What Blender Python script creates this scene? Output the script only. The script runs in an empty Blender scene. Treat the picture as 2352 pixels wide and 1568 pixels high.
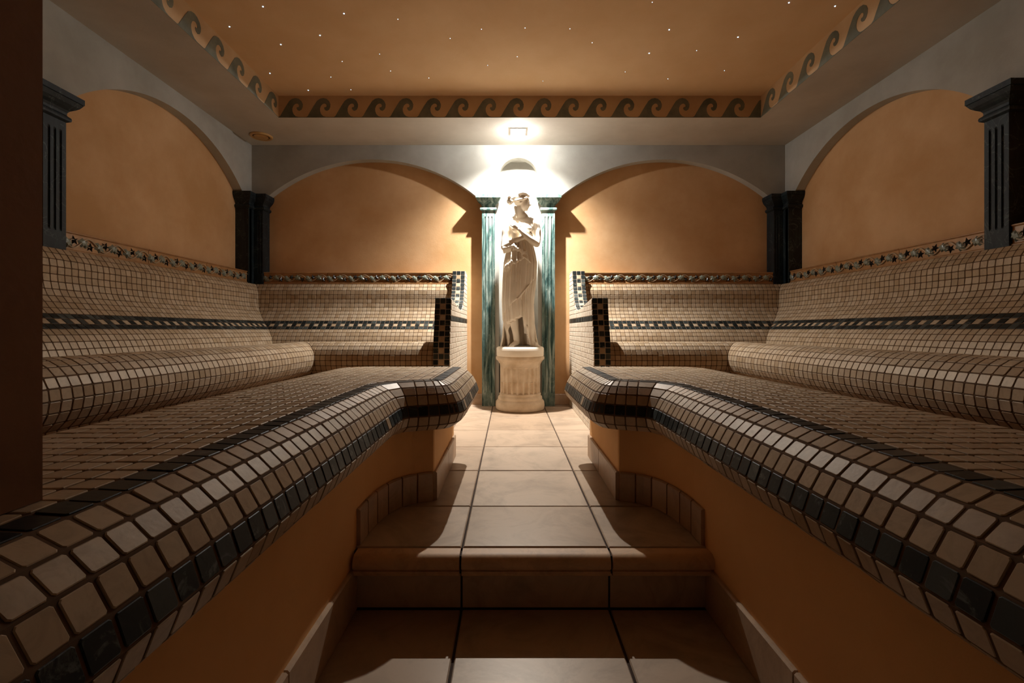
import bpy, bmesh, math, random
import numpy as np
from mathutils import Vector, Matrix, Quaternion
from mathutils.geometry import tessellate_polygon

random.seed(7)
R = random.Random(11)
scene = bpy.context.scene
COL = scene.collection

# ------------------------------------------------------------------ camera
CAMZ = 0.60
FPX = 1075.0
cam_d = bpy.data.cameras.new('camera')
cam = bpy.data.objects.new('camera', cam_d)
COL.objects.link(cam)
cam.location = (0.0, 0.0, CAMZ)
cam.rotation_euler = (math.radians(90), 0, 0)
cam_d.sensor_width = 36.0
cam_d.sensor_fit = 'HORIZONTAL'
cam_d.lens = FPX / 2352.0 * 36.0
cam_d.shift_x = 6.0 / 2352.0
cam_d.shift_y = -27.0 / 2352.0
cam_d.clip_start = 0.01
cam_d.clip_end = 50
scene.camera = cam

# ------------------------------------------------------------------ world, exposure
world = bpy.data.worlds.new('world')
scene.world = world
world.use_nodes = True
world.node_tree.nodes['Background'].inputs[0].default_value = (1.0, 0.62, 0.36, 1)
world.node_tree.nodes['Background'].inputs[1].default_value = 0.0
scene.view_settings.view_transform = 'Standard'
scene.view_settings.look = 'None'
scene.view_settings.exposure = 0.32
scene.view_settings.gamma = 1.0
scene.view_settings.use_curve_mapping = False
scene.cycles.diffuse_bounces = 8
scene.cycles.max_bounces = 10
LAMP_POWER = 23.0
SPOT_POWER = 320.0
LAMP_COLOR = (1.0, 0.98, 0.95)

# ------------------------------------------------------------------ layout constants
XC = 0.071          # centre line of the room
YA = 3.69           # plane of the rear arcade
REC = 0.067         # depth of the arched recesses
HW = 2.1026         # half width between the side arcades
ZS = 2.055          # soffit
ZC = 2.2045         # upper ceiling
YF = 3.212          # rear frieze plane
HF = 1.655          # half width between the side friezes
YN = 0.489           # inner face of the front wall
ZCAP = 1.653        # top of the capitals
ZLOW = -0.16        # lower floor
YRIS = 1.28         # riser plane
PS = 0.0325         # small mosaic pitch
PL = 0.0355          # large mosaic pitch

# ------------------------------------------------------------------ materials
def new_mat(name):
    m = bpy.data.materials.new(name)
    m.use_nodes = True
    nt = m.node_tree
    return m, nt, nt.nodes['Principled BSDF']

def N(nt, typ, **kw):
    n = nt.nodes.new(typ)
    for k, v in kw.items():
        setattr(n, k, v)
    return n

def ramp(nt, stops):
    r = nt.nodes.new('ShaderNodeValToRGB')
    el = r.color_ramp.elements
    while len(el) < len(stops):
        el.new(0.5)
    for e, (p, c) in zip(el, stops):
        e.position = p
        e.color = (*c, 1)
    return r

def plaster(name, c1, c2, scale=2.2, rough=0.85, bump=0.15):
    m, nt, b = new_mat(name)
    g = N(nt, 'ShaderNodeNewGeometry')
    n1 = N(nt, 'ShaderNodeTexNoise'); n1.inputs['Scale'].default_value = scale
    n1.inputs['Detail'].default_value = 6; n1.inputs['Roughness'].default_value = 0.62
    nt.links.new(g.outputs['Position'], n1.inputs['Vector'])
    r = ramp(nt, [(0.36, c1), (0.66, c2)])
    nt.links.new(n1.outputs['Fac'], r.inputs['Fac'])
    nt.links.new(r.outputs['Color'], b.inputs['Base Color'])
    n2 = N(nt, 'ShaderNodeTexNoise'); n2.inputs['Scale'].default_value = 90
    n2.inputs['Detail'].default_value = 4
    nt.links.new(g.outputs['Position'], n2.inputs['Vector'])
    bp = N(nt, 'ShaderNodeBump'); bp.inputs['Strength'].default_value = bump
    bp.inputs['Distance'].default_value = 0.003
    nt.links.new(n2.outputs['Fac'], bp.inputs['Height'])
    nt.links.new(bp.outputs['Normal'], b.inputs['Normal'])
    b.inputs['Roughness'].default_value = rough
    b.inputs['Specular IOR Level'].default_value = 0.25
    return m

def random_value(nt):
    g = N(nt, 'ShaderNodeNewGeometry'); o = N(nt, 'ShaderNodeObjectInfo')
    a = N(nt, 'ShaderNodeMath', operation='ADD')
    nt.links.new(g.outputs['Random Per Island'], a.inputs[0]); nt.links.new(o.outputs['Random'], a.inputs[1])
    f = N(nt, 'ShaderNodeMath', operation='FRACT'); nt.links.new(a.outputs[0], f.inputs[0])
    return g, f

def stone_tile(name, stops, rough=0.42, vein=None, vein_scale=30, spec=0.5, stain=0.25, bump=0.12, tint=None):
    m, nt, b = new_mat(name)
    g, f = random_value(nt)
    r = ramp(nt, stops)
    nt.links.new(f.outputs[0], r.inputs['Fac'])
    n1 = N(nt, 'ShaderNodeTexNoise'); n1.inputs['Scale'].default_value = vein_scale
    n1.inputs['Detail'].default_value = 7; n1.inputs['Roughness'].default_value = 0.7
    n1.inputs['Distortion'].default_value = 1.2
    nt.links.new(g.outputs['Position'], n1.inputs['Vector'])
    if vein:
        rr = ramp(nt, [(0.0, (0, 0, 0)), (0.56, (0, 0, 0)), (0.66, (1, 1, 1)), (0.74, (0, 0, 0))])
        nt.links.new(n1.outputs['Fac'], rr.inputs['Fac'])
        mx = N(nt, 'ShaderNodeMix', data_type='RGBA')
        nt.links.new(rr.outputs['Color'], mx.inputs['Factor'])
        nt.links.new(r.outputs['Color'], mx.inputs['A'])
        mx.inputs['B'].default_value = (*vein, 1)
    else:
        rr = ramp(nt, [(0.3, (1 - stain,) * 3), (0.55, (1, 1, 1))])
        nt.links.new(n1.outputs['Fac'], rr.inputs['Fac'])
        mx = N(nt, 'ShaderNodeMix', data_type='RGBA', blend_type='MULTIPLY')
        mx.inputs['Factor'].default_value = 1
        nt.links.new(r.outputs['Color'], mx.inputs['A'])
        nt.links.new(rr.outputs['Color'], mx.inputs['B'])
    nt.links.new(mx.outputs['Result'], b.inputs['Base Color'])
    n2 = N(nt, 'ShaderNodeTexNoise'); n2.inputs['Scale'].default_value = 120
    nt.links.new(g.outputs['Position'], n2.inputs['Vector'])
    bp = N(nt, 'ShaderNodeBump'); bp.inputs['Strength'].default_value = bump; bp.inputs['Distance'].default_value = 0.002
    nt.links.new(n2.outputs['Fac'], bp.inputs['Height']); nt.links.new(bp.outputs['Normal'], b.inputs['Normal'])
    b.inputs['Roughness'].default_value = rough
    b.inputs['Specular IOR Level'].default_value = spec
    if tint: b.inputs['Specular Tint'].default_value = (*tint, 1)
    return m

def plain(name, c, rough=0.6, spec=0.4, emit=None, estr=0):
    m, nt, b = new_mat(name)
    g = N(nt, 'ShaderNodeNewGeometry')
    n1 = N(nt, 'ShaderNodeTexNoise'); n1.inputs['Scale'].default_value = 25
    n1.inputs['Detail'].default_value = 5
    nt.links.new(g.outputs['Position'], n1.inputs['Vector'])
    r = ramp(nt, [(0.3, tuple(x * 0.82 for x in c)), (0.7, tuple(min(1, x * 1.12) for x in c))])
    nt.links.new(n1.outputs['Fac'], r.inputs['Fac'])
    nt.links.new(r.outputs['Color'], b.inputs['Base Color'])
    b.inputs['Roughness'].default_value = rough
    b.inputs['Specular IOR Level'].default_value = spec
    if emit:
        b.inputs['Emission Color'].default_value = (*emit, 1)
        b.inputs['Emission Strength'].default_value = estr
    return m

M = {}
M['ochre'] = plaster('ochre_plaster', (0.52, 0.295, 0.13), (0.64, 0.40, 0.21))
M['ochre_ceiling'] = plaster('ochre_ceiling_plaster', (0.64, 0.41, 0.22), (0.72, 0.49, 0.29), scale=1.6)
M['plinth'] = plaster('orange_plinth_plaster', (0.74, 0.40, 0.155), (0.82, 0.48, 0.20), scale=2)
M['grey'] = plaster('pale_grey_plaster', (0.34, 0.325, 0.285), (0.44, 0.43, 0.39), scale=2.6)
M['soffit'] = plaster('beige_grey_plaster', (0.44, 0.40, 0.35), (0.54, 0.50, 0.45), scale=2.0)
M['frieze'] = plaster('frieze_paint', (0.56, 0.38, 0.22), (0.64, 0.46, 0.28), scale=4)
M['wave'] = plaster('grey_green_wave_paint', (0.13, 0.145, 0.12), (0.22, 0.225, 0.18), scale=9)
M['front_wall'] = plaster('darkened_ochre_wall', (0.20, 0.085, 0.035), (0.26, 0.115, 0.05), scale=2)  # ochre with shade put into its colour, to absorb bounce near the camera
M['cream'] = stone_tile('cream_stone_tile', [(0.0, (0.35, 0.24, 0.14)), (0.35, (0.43, 0.315, 0.20)), (0.7, (0.47, 0.36, 0.245)), (1.0, (0.37, 0.26, 0.15))], rough=0.45, spec=0.6, tint=(1.0, 0.80, 0.58))
M['panel_cream'] = stone_tile('pale_cream_stone_tile', [(0.0, (0.60, 0.50, 0.38)), (1.0, (0.70, 0.60, 0.47))], rough=0.45, spec=0.5)
M['dark'] = stone_tile('dark_green_marble_tile', [(0.0, (0.007, 0.010, 0.010)), (0.7, (0.014, 0.019, 0.018)), (1.0, (0.055, 0.062, 0.056))], rough=0.42, vein=(0.10, 0.11, 0.10), vein_scale=22, spec=0.22)
M['grout'] = plain('brown_grout', (0.125, 0.075, 0.043), rough=0.9, spec=0.1)
M['grout_light'] = plain('pale_grout', (0.36, 0.28, 0.20), rough=0.9, spec=0.1)
M['grout_floor'] = plain('dark_floor_grout', (0.06, 0.04, 0.03), rough=0.9, spec=0.1)
M['floor'] = stone_tile('beige_floor_tile', [(0.0, (0.37, 0.26, 0.172)), (0.4, (0.42, 0.307, 0.212)), (1.0, (0.46, 0.348, 0.25))], rough=0.38, vein_scale=5, stain=0.32, bump=0.03, tint=(1.0, 0.84, 0.66), spec=0.45)
M['nosing'] = stone_tile('tan_nosing_tile', [(0.0, (0.52, 0.29, 0.13)), (1.0, (0.60, 0.37, 0.19))], rough=0.55, vein_scale=12, stain=0.3, bump=0.05)
M['riser'] = stone_tile('lightened_riser_tile', [(0.0, (0.52, 0.36, 0.22)), (1.0, (0.62, 0.45, 0.29))], rough=0.5, vein_scale=8, stain=0.3, bump=0.05)  # stone lightened to stand in for missing light on the riser face
M['skirt'] = stone_tile('beige_skirting_tile', [(0.0, (0.42, 0.27, 0.16)), (1.0, (0.52, 0.36, 0.23))], rough=0.4, vein_scale=10)
M['listello'] = plain('tan_glazed_ceramic', (0.42, 0.22, 0.09), rough=0.3, spec=0.6)
M['vine'] = plain('cream_vine_glaze', (0.50, 0.38, 0.24), rough=0.3, spec=0.6)
M['leaf'] = plain('grey_green_leaf_glaze', (0.24, 0.27, 0.22), rough=0.28, spec=0.6)
M['star_flower'] = plain('black_flower_glaze', (0.014, 0.016, 0.018), rough=0.3, spec=0.6)
M['bulb'] = plain('lamp_bulb', (1, 1, 1), emit=(1.0, 0.97, 0.9), estr=25)
M['lamp_frame'] = plain('white_lamp_frame', (0.7, 0.68, 0.63), rough=0.5)
M['vent'] = plain('ochre_vent_enamel', (0.52, 0.30, 0.11), rough=0.45)
M['black'] = plain('vent_gap_shade', (0.02, 0.012, 0.008), rough=0.9)  # near-black colour painted in as the shade of the open gap
M['star'] = plain('star_light', (0.8, 0.9, 1), emit=(0.45, 0.72, 1.0), estr=3.0)

def marbled(name, stops, veinc, vein_w=0.45, rough=0.5):
    m, nt, b = new_mat(name)
    g = N(nt, 'ShaderNodeNewGeometry')
    mp = N(nt, 'ShaderNodeMapping'); mp.inputs['Scale'].default_value = (9, 9, 1.5)
    nt.links.new(g.outputs['Position'], mp.inputs['Vector'])
    n1 = N(nt, 'ShaderNodeTexNoise'); n1.inputs['Scale'].default_value = 2.2; n1.inputs['Detail'].default_value = 8
    n1.inputs['Roughness'].default_value = 0.68; n1.inputs['Distortion'].default_value = 1.0
    nt.links.new(mp.outputs[0], n1.inputs['Vector'])
    r = ramp(nt, stops)
    nt.links.new(n1.outputs['Fac'], r.inputs['Fac'])
    mp2 = N(nt, 'ShaderNodeMapping'); mp2.inputs['Scale'].default_value = (6, 6, 5); mp2.inputs['Rotation'].default_value = (0.5, 0.4, 0)
    nt.links.new(g.outputs['Position'], mp2.inputs['Vector'])
    n2 = N(nt, 'ShaderNodeTexNoise'); n2.inputs['Scale'].default_value = 1.1; n2.inputs['Detail'].default_value = 4; n2.inputs['Distortion'].default_value = 2.0
    nt.links.new(mp2.outputs[0], n2.inputs['Vector'])
    r2 = ramp(nt, [(0.0, (0, 0, 0)), (0.490, (0, 0, 0)), (0.5, (1, 1, 1)), (0.510, (0, 0, 0))])
    nt.links.new(n2.outputs['Fac'], r2.inputs['Fac'])
    mx = N(nt, 'ShaderNodeMix', data_type='RGBA')
    ml = N(nt, 'ShaderNodeMath', operation='MULTIPLY'); ml.inputs[1].default_value = vein_w
    nt.links.new(r2.outputs['Color'], ml.inputs[0]); nt.links.new(ml.outputs[0], mx.inputs['Factor'])
    nt.links.new(r.outputs['Color'], mx.inputs['A']); mx.inputs['B'].default_value = (*veinc, 1)
    nt.links.new(mx.outputs['Result'], b.inputs['Base Color'])
    b.inputs['Roughness'].default_value = rough
    b.inputs['Specular IOR Level'].default_value = 0.35
    return m
M['green'] = marbled('green_marbled_paint', [(0.32, (0.007, 0.023, 0.023)), (0.44, (0.035, 0.082, 0.073)), (0.54, (0.14, 0.20, 0.175)), (0.66, (0.35, 0.41, 0.365))], (0.30, 0.36, 0.32))
M['dark_marble'] = marbled('blue_black_marbled_paint', [(0.34, (0.003, 0.006, 0.009)), (0.5, (0.006, 0.013, 0.018)), (0.66, (0.016, 0.03, 0.034)), (0.8, (0.05, 0.065, 0.065))], (0.16, 0.18, 0.17), 0.4, 0.55)

def statue_stone(name, c1, c2):
    m, nt, b = new_mat(name)
    g = N(nt, 'ShaderNodeNewGeometry')
    n1 = N(nt, 'ShaderNodeTexNoise'); n1.inputs['Scale'].default_value = 14; n1.inputs['Detail'].default_value = 6
    nt.links.new(g.outputs['Position'], n1.inputs['Vector'])
    r = ramp(nt, [(0.3, c1), (0.6, c2)])
    nt.links.new(n1.outputs['Fac'], r.inputs['Fac'])
    nt.links.new(r.outputs['Color'], b.inputs['Base Color'])
    b.inputs['Roughness'].default_value = 0.7
    return m
M['statue'] = statue_stone('white_cast_stone', (0.74, 0.66, 0.54), (0.80, 0.72, 0.60))
M['pedestal'] = statue_stone('weathered_cast_stone', (0.50, 0.38, 0.25), (0.66, 0.54, 0.40))

# ------------------------------------------------------------------ object helpers
W = {}     # world location of every object that may carry children

def link(o, parent=None, loc=(0, 0, 0)):
    COL.objects.link(o)
    if parent is not None:
        o.parent = parent
        o.location = Vector(loc) - W[parent.name]
    else:
        o.location = loc
    W[o.name] = Vector(loc)
    return o

def mesh_obj(name, verts, faces, mats, parent=None, loc=(0, 0, 0), mi=None, smooth=False):
    """verts in world coordinates; loc is the object's origin in world coordinates"""
    L = Vector(loc)
    me = bpy.data.meshes.new(name)
    me.from_pydata([tuple(Vector(v) - L) for v in verts], [], faces)
    if not isinstance(mats, (list, tuple)):
        mats = [mats]
    for m in mats:
        me.materials.append(m)
    if mi is not None:
        me.polygons.foreach_set('material_index', mi)
    if smooth:
        me.polygons.foreach_set('use_smooth', [True] * len(me.polygons))
    me.update()
    return link(bpy.data.objects.new(name, me), parent, loc)

def empty(name, loc):
    o = bpy.data.objects.new(name, None)
    o.empty_display_size = 0.05
    return link(o, None, loc)

def tag(o, label=None, cat=None, group=None, kind=None):
    if label: o['label'] = label
    if cat: o['category'] = cat
    if group: o['group'] = group
    if kind: o['kind'] = kind
    return o

class MB:
    def __init__(s):
        s.v, s.f, s.m = [], [], []
    def add(s, verts, faces, mi=0):
        o = len(s.v)
        s.v += [tuple(v) for v in verts]
        s.f += [tuple(i + o for i in f) for f in faces]
        s.m += [mi] * len(faces)
    def box(s, x0, x1, y0, y1, z0, z1, mi=0):
        v = [(x, y, z) for z in (z0, z1) for y in (y0, y1) for x in (x0, x1)]
        s.add(v, [(0, 2, 3, 1), (4, 5, 7, 6), (0, 1, 5, 4), (2, 6, 7, 3), (0, 4, 6, 2), (1, 3, 7, 5)], mi)
    def loft(s, rings, closed=True, caps=True, mi=0):
        n = len(rings[0])
        v = [p for r in rings for p in r]
        f = []
        for i in range(len(rings) - 1):
            for j in range(n if closed else n - 1):
                k = (j + 1) % n
                f.append((i * n + j, i * n + k, (i + 1) * n + k, (i + 1) * n + j))
        if caps and closed:
            f.append(tuple(range(n - 1, -1, -1)))
            f.append(tuple((len(rings) - 1) * n + j for j in range(n)))
        s.add(v, f, mi)
    def obj(s, name, mats, parent=None, loc=(0, 0, 0), smooth=False):
        return mesh_obj(name, s.v, s.f, mats, parent, loc, s.m, smooth)

def fix_normals(o):
    bm = bmesh.new(); bm.from_mesh(o.data)
    bmesh.ops.recalc_face_normals(bm, faces=bm.faces)
    bm.to_mesh(o.data); bm.free()
    return o

def hx(s, h):
    """x of a point h from the centre line on side s"""
    return XC + s * h

# ------------------------------------------------------------------ tile machinery
def clip_poly(poly, n, c):
    """keep the part of a 2d polygon where n.p >= c"""
    out = []
    for i, p in enumerate(poly):
        q = poly[(i + 1) % len(poly)]
        dp = n[0] * p[0] + n[1] * p[1] - c
        dq = n[0] * q[0] + n[1] * q[1] - c
        if dp >= 0: out.append(p)
        if (dp >= 0) != (dq >= 0):
            t = dp / (dp - dq)
            out.append((p[0] + (q[0] - p[0]) * t, p[1] + (q[1] - p[1]) * t))
    return out

def area2(poly):
    return 0.5 * sum(p[0] * q[1] - p[1] * q[0] for p, q in zip(poly, poly[1:] + poly[:1]))

def inset(poly, d):
    """move every edge of a convex ccw polygon inwards by d"""
    res = list(poly)
    for i in range(len(poly)):
        p, q = poly[i], poly[(i + 1) % len(poly)]
        ex, ey = q[0] - p[0], q[1] - p[1]
        l = math.hypot(ex, ey)
        if l < 1e-6: continue
        n = (-ey / l, ex / l)
        res = clip_poly(res, n, n[0] * p[0] + n[1] * p[1] + d)
        if len(res) < 3: return []
    return res

def dedupe(poly, eps=5e-4):
    out = []
    for p in poly:
        if not out or math.hypot(p[0] - out[-1][0], p[1] - out[-1][1]) > eps: out.append(p)
    if len(out) > 1 and math.hypot(out[0][0] - out[-1][0], out[0][1] - out[-1][1]) < eps: out.pop()
    return out

def chamfer(poly, c):
    out = []
    n = len(poly)
    for i in range(n):
        p, a, b = poly[i], poly[i - 1], poly[(i + 1) % n]
        la = math.hypot(a[0] - p[0], a[1] - p[1]); lb = math.hypot(b[0] - p[0], b[1] - p[1])
        ca, cb = min(c, la * 0.3) / la, min(c, lb * 0.3) / lb
        out.append((p[0] + (a[0] - p[0]) * ca, p[1] + (a[1] - p[1]) * ca))
        out.append((p[0] + (b[0] - p[0]) * cb, p[1] + (b[1] - p[1]) * cb))
    return out

class Tile:
    __slots__ = ('poly', 'mat', 'mtx', 'big')

def make_tile(pts, nhint, mat, grout=0.0034):
    """pts: 3+ roughly planar world points; returns a Tile or None"""
    P = [Vector(p) for p in pts]
    n = Vector((0, 0, 0))
    for i in range(len(P)):
        n += P[i].cross(P[(i + 1) % len(P)])
    if n.length < 1e-9: return None
    n.normalize()
    if n.dot(Vector(nhint)) < 0:
        P.reverse(); n = -n
    c = sum(P, Vector((0, 0, 0))) / len(P)
    e = max(range(len(P)), key=lambda i: (P[(i + 1) % len(P)] - P[i]).length)
    ex = P[(e + 1) % len(P)] - P[e]
    ex -= n * ex.dot(n); ex.normalize()
    ey = n.cross(ex)
    q = dedupe([((p - c).dot(ex), (p - c).dot(ey)) for p in P])
    if len(q) < 3: return None
    full = area2(q)
    if full < 0.6e-4: return None
    q = dedupe(inset(q, grout * 0.5))
    if len(q) < 3 or area2(q) < 0.4e-4: return None
    t = Tile()
    t.poly = tuple((round(a, 4), round(b, 4)) for a, b in q)
    t.mat = mat
    rot = Matrix((ex, ey, n)).transposed()
    jit = Quaternion((R.gauss(0, 1), R.gauss(0, 1), 0.0001), 1.0)
    axis = Vector((R.gauss(0, 1), R.gauss(0, 1), 0)).normalized()
    rot = rot @ Matrix.Rotation(R.gauss(0, 0.010), 3, axis)
    t.mtx = Matrix.Translation(c + n * R.gauss(0, 0.0003)) @ rot.to_4x4()
    to_cam = Vector((0, 0, CAMZ)) - c
    d = to_cam.length
    vis = n.dot(to_cam) / d
    px = 1170 + FPX * c.x / max(c.y, 0.05); py = 757 - FPX * (c.z - CAMZ) / max(c.y, 0.05)
    ok = vis > 0 and c.y > 0.2 and -40 < px < 2392 and -40 < py < 1608
    t.big = full * vis / d ** 2 if ok else 0.0
    return t

def tile_mesh(poly, h=0.0015, b=0.0010, ch=0.0024):
    small = max(max(abs(p[0]), abs(p[1])) for p in poly)
    q = chamfer(list(poly), ch)
    q1 = inset(list(poly), b)
    if len(q1) != len(poly): q1 = [(p[0] * 0.8, p[1] * 0.8) for p in poly]
    q1 = chamfer(q1, ch * 0.8)
    n = len(q)
    v = [(x, y, -0.003) for x, y in q] + [(x, y, h - b * 0.8) for x, y in q] + [(x, y, h) for x, y in q1]
    f = []
    for r in range(2):
        for j in range(n):
            k = (j + 1) % n
            f.append((r * n + j, r * n + k, (r + 1) * n + k, (r + 1) * n + j))
    f.append(tuple(2 * n + j for j in range(n)))
    return v, f

TM = {}
def emit_tiles(tiles, parent, name='tile', field='tile_field', limit=300):
    tiles = [t for t in tiles if t is not None]
    order = sorted(range(len(tiles)), key=lambda i: -tiles[i].big)
    single = set(i for i in order[:limit] if tiles[i].big > 0)
    rest = {}
    for i, t in enumerate(tiles):
        if i in single:
            key = (t.poly, t.mat)
            if key not in TM:
                v, f = tile_mesh(t.poly)
                me = bpy.data.meshes.new(name)
                me.from_pydata(v, [], f); me.materials.append(M[t.mat]); me.update()
                TM[key] = me
            o = bpy.data.objects.new(name, TM[key])
            COL.objects.link(o)
            o.parent = parent
            m = t.mtx.copy(); m.translation -= W[parent.name]
            o.matrix_basis = m
        else:
            rest.setdefault(t.mat, MB())
            v, f = tile_mesh(t.poly)
            rest[t.mat].add([t.mtx @ Vector(p) for p in v], f)
    out = []
    for mat, mb in rest.items():
        o = mb.obj(field, M[mat], parent, W[parent.name])
        o['kind'] = 'stuff'
        out.append(o)
    return out

# ------------------------------------------------------------------ lamp (real fixture and its light)
LX, LY = XC - 0.008, 3.437
ld = bpy.data.lights.new('lamp_light', 'POINT')
ld.energy = LAMP_POWER
ld.color = LAMP_COLOR
ld.shadow_soft_size = 0.012
lo = bpy.data.objects.new('lamp_light', ld)
COL.objects.link(lo)
lo.location = (LX, LY, ZS - 0.008)
ld2 = bpy.data.lights.new('lamp_downlight', 'SPOT')
ld2.energy = SPOT_POWER
ld2.color = LAMP_COLOR
ld2.shadow_soft_size = 0.012
ld2.spot_size = math.radians(132)
ld2.spot_blend = 1.0
lo2 = bpy.data.objects.new('lamp_downlight', ld2)
COL.objects.link(lo2)
lo2.location = (LX, LY, ZS - 0.008)

# ------------------------------------------------------------------ room shell
def arcade_plate(name, spans, ztop, mapf, depth, mat, label, kind='structure'):
    """spans: list of (s, zlow) in increasing s; plate from zlow(s) to ztop; mapf(s, z, d) -> xyz, d = 0 front, depth = back"""
    mb = MB()
    for (s0, z0), (s1, z1) in zip(spans[:-1], spans[1:]):
        if abs(s1 - s0) < 1e-6:
            if abs(z1 - z0) > 1e-6:
                mb.add([mapf(s0, z0, 0), mapf(s0, z1, 0), mapf(s0, z1, depth), mapf(s0, z0, depth)], [(0, 1, 2, 3)])
            continue
        mb.add([mapf(s0, z0, 0), mapf(s1, z1, 0), mapf(s1, ztop, 0), mapf(s0, ztop, 0)], [(0, 1, 2, 3)])
        mb.add([mapf(s0, z0, 0), mapf(s1, z1, 0), mapf(s1, z1, depth), mapf(s0, z0, depth)], [(0, 1, 2, 3)])
        mb.add([mapf(s0, z0, depth), mapf(s1, z1, depth), mapf(s1, ztop, depth), mapf(s0, ztop, depth)], [(0, 1, 2, 3)])
    o = mb.obj(name, mat)
    bm = bmesh.new(); bm.from_mesh(o.data)
    bmesh.ops.remove_doubles(bm, verts=bm.verts, dist=1e-5)
    bmesh.ops.recalc_face_normals(bm, faces=bm.faces)
    bm.to_mesh(o.data); bm.free()
    tag(o, label, kind=kind)
    return o

def arch_pts(s0, s1, zs, rise, n=40):
    half = (s1 - s0) / 2; c = (s0 + s1) / 2
    Rr = (half * half + rise * rise) / (2 * rise)
    zc = zs + rise - Rr
    out = []
    for i in range(n + 1):
        s = s0 + (s1 - s0) * i / n
        out.append((s, zc + math.sqrt(max(0, Rr * Rr - (s - c) ** 2))))
    return out

ZAP = 1.942
NW, NTOP = 0.154, 1.956       # niche half width and crown
# rear wall: recessed ochre plane (root), arcade plate in front of it
mb = MB(); mb.box(XC - HW - REC - 0.12, XC - NW, YA + REC, YA + REC + 0.1, -0.2, ZC + 0.1)
mb.box(XC + NW, XC + HW + REC + 0.12, YA + REC, YA + REC + 0.1, -0.2, ZC + 0.1)
mb.box(XC - NW, XC + NW, YA + REC, YA + REC + 0.1, 1.97, ZC + 0.1)
wall_rear = tag(mb.obj('wall_rear', M['ochre']), 'ochre sponged plaster rear wall behind the arches', kind='structure')
spans = []
ic = HW - 0.13
left = [(-HW - 0.0, ZCAP)] + arch_pts(-ic, -0.335, ZCAP, ZAP - ZCAP)
pier = 0.283
nich = [(-pier, ZCAP), (-pier, 0.0), (-NW, 0.0), (-NW, NTOP - NW)] + \
       [(-NW * math.cos(t), NTOP - NW + NW * math.sin(t)) for t in np.linspace(0, math.pi, 31)[1:-1]] + \
       [(NW, NTOP - NW), (NW, 0.0), (pier, 0.0), (pier, ZCAP)]
right = [(-s, z) for s, z in reversed(left)]
spans = left + nich + right
arcade_rear = arcade_plate('arcade_rear', spans, ZS + 0.02, lambda s, z, d: (XC + s, YA + d, z), REC, M['grey'],
                           'pale grey plaster arcade with two wide arches above the rear benches')
arcade_rear.name = 'wall_rear_arcade'
# niche: half-cylinder with a quarter dome
mb = MB()
rings = []
for z in list(np.linspace(0, NTOP + 0.01, 8)):
    rings.append([(XC - NW * math.cos(t), YA + REC * 0.5 + NW * 0.66 * math.sin(t), z) for t in np.linspace(0, math.pi, 25)])
mb.loft(rings, closed=False, caps=False)
mb.add(rings[-1], [tuple(range(25))])
niche = tag(mb.obj('wall_niche', M['grey'], smooth=True), 'rounded niche behind the statue', kind='structure')

# side walls
NEARC = 2.055        # centre of the near side pilaster
for s, nm in ((-1, 'left'), (1, 'right')):
    mb = MB()
    x0, x1 = sorted((hx(s, HW + REC), hx(s, HW + REC + 0.1)))
    mb.box(x0, x1, YN - 0.3, YA + REC + 0.1, -0.2, ZC + 0.1)
    tag(mb.obj('wall_' + nm, M['ochre']), 'ochre sponged plaster wall on the %s behind the arches' % nm, kind='structure')
    sp = [(YN - 0.05, ZCAP), (YN + 0.1, ZCAP)] + arch_pts(YN + 0.1, NEARC - 0.095, ZCAP, ZAP - ZCAP) + \
         arch_pts(NEARC + 0.095, YA - 0.13, ZCAP, ZAP - ZCAP) + [(YA, ZCAP), (YA + REC, ZCAP)]
    o = arcade_plate('wall_%s_arcade' % nm, sp, ZS + 0.02, lambda y, z, d, s=s: (hx(s, HW + d), y, z), REC, M['grey'],
                     'pale grey plaster arcade above the %s bench' % nm)

# front wall with the opening the camera stands in
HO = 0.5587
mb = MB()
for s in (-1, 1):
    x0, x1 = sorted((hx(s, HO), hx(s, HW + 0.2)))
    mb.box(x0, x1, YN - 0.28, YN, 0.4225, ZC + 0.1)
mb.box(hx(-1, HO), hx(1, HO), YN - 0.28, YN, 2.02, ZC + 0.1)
tag(mb.obj('wall_front', M['front_wall']), 'ochre front wall darkened to absorb light, with the doorway, its jamb at the picture edge', kind='structure')
# unseen vestibule behind the camera, made pale to bounce light onto the step
mb = MB()
for s in (-1, 1):
    x0, x1 = sorted((hx(s, 1.3), hx(s, 1.4)))
    mb.box(x0, x1, -1.2, YN - 0.28, ZLOW - 0.1, ZC)
mb.box(hx(-1, 1.4), hx(1, 1.4), -1.3, -1.2, ZLOW - 0.1, ZC)
tag(mb.obj('wall_entrance', M['soffit']), 'pale plaster walls of the entrance behind the camera', kind='structure')

# ceiling: soffit ring, upper field, entrance lid
YFN = 1.05
mb = MB()
lw = 0.055
X0, X1 = XC - HW - REC - 0.1, XC + HW + REC + 0.1
mb.box(X0, X1, YN - 0.3, YFN, ZS, ZS + 0.02)
mb.box(X0, XC - HF - 0.001, YFN, YF + 0.001, ZS, ZS + 0.02)
mb.box(XC + HF + 0.001, X1, YFN, YF + 0.001, ZS, ZS + 0.02)
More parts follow.
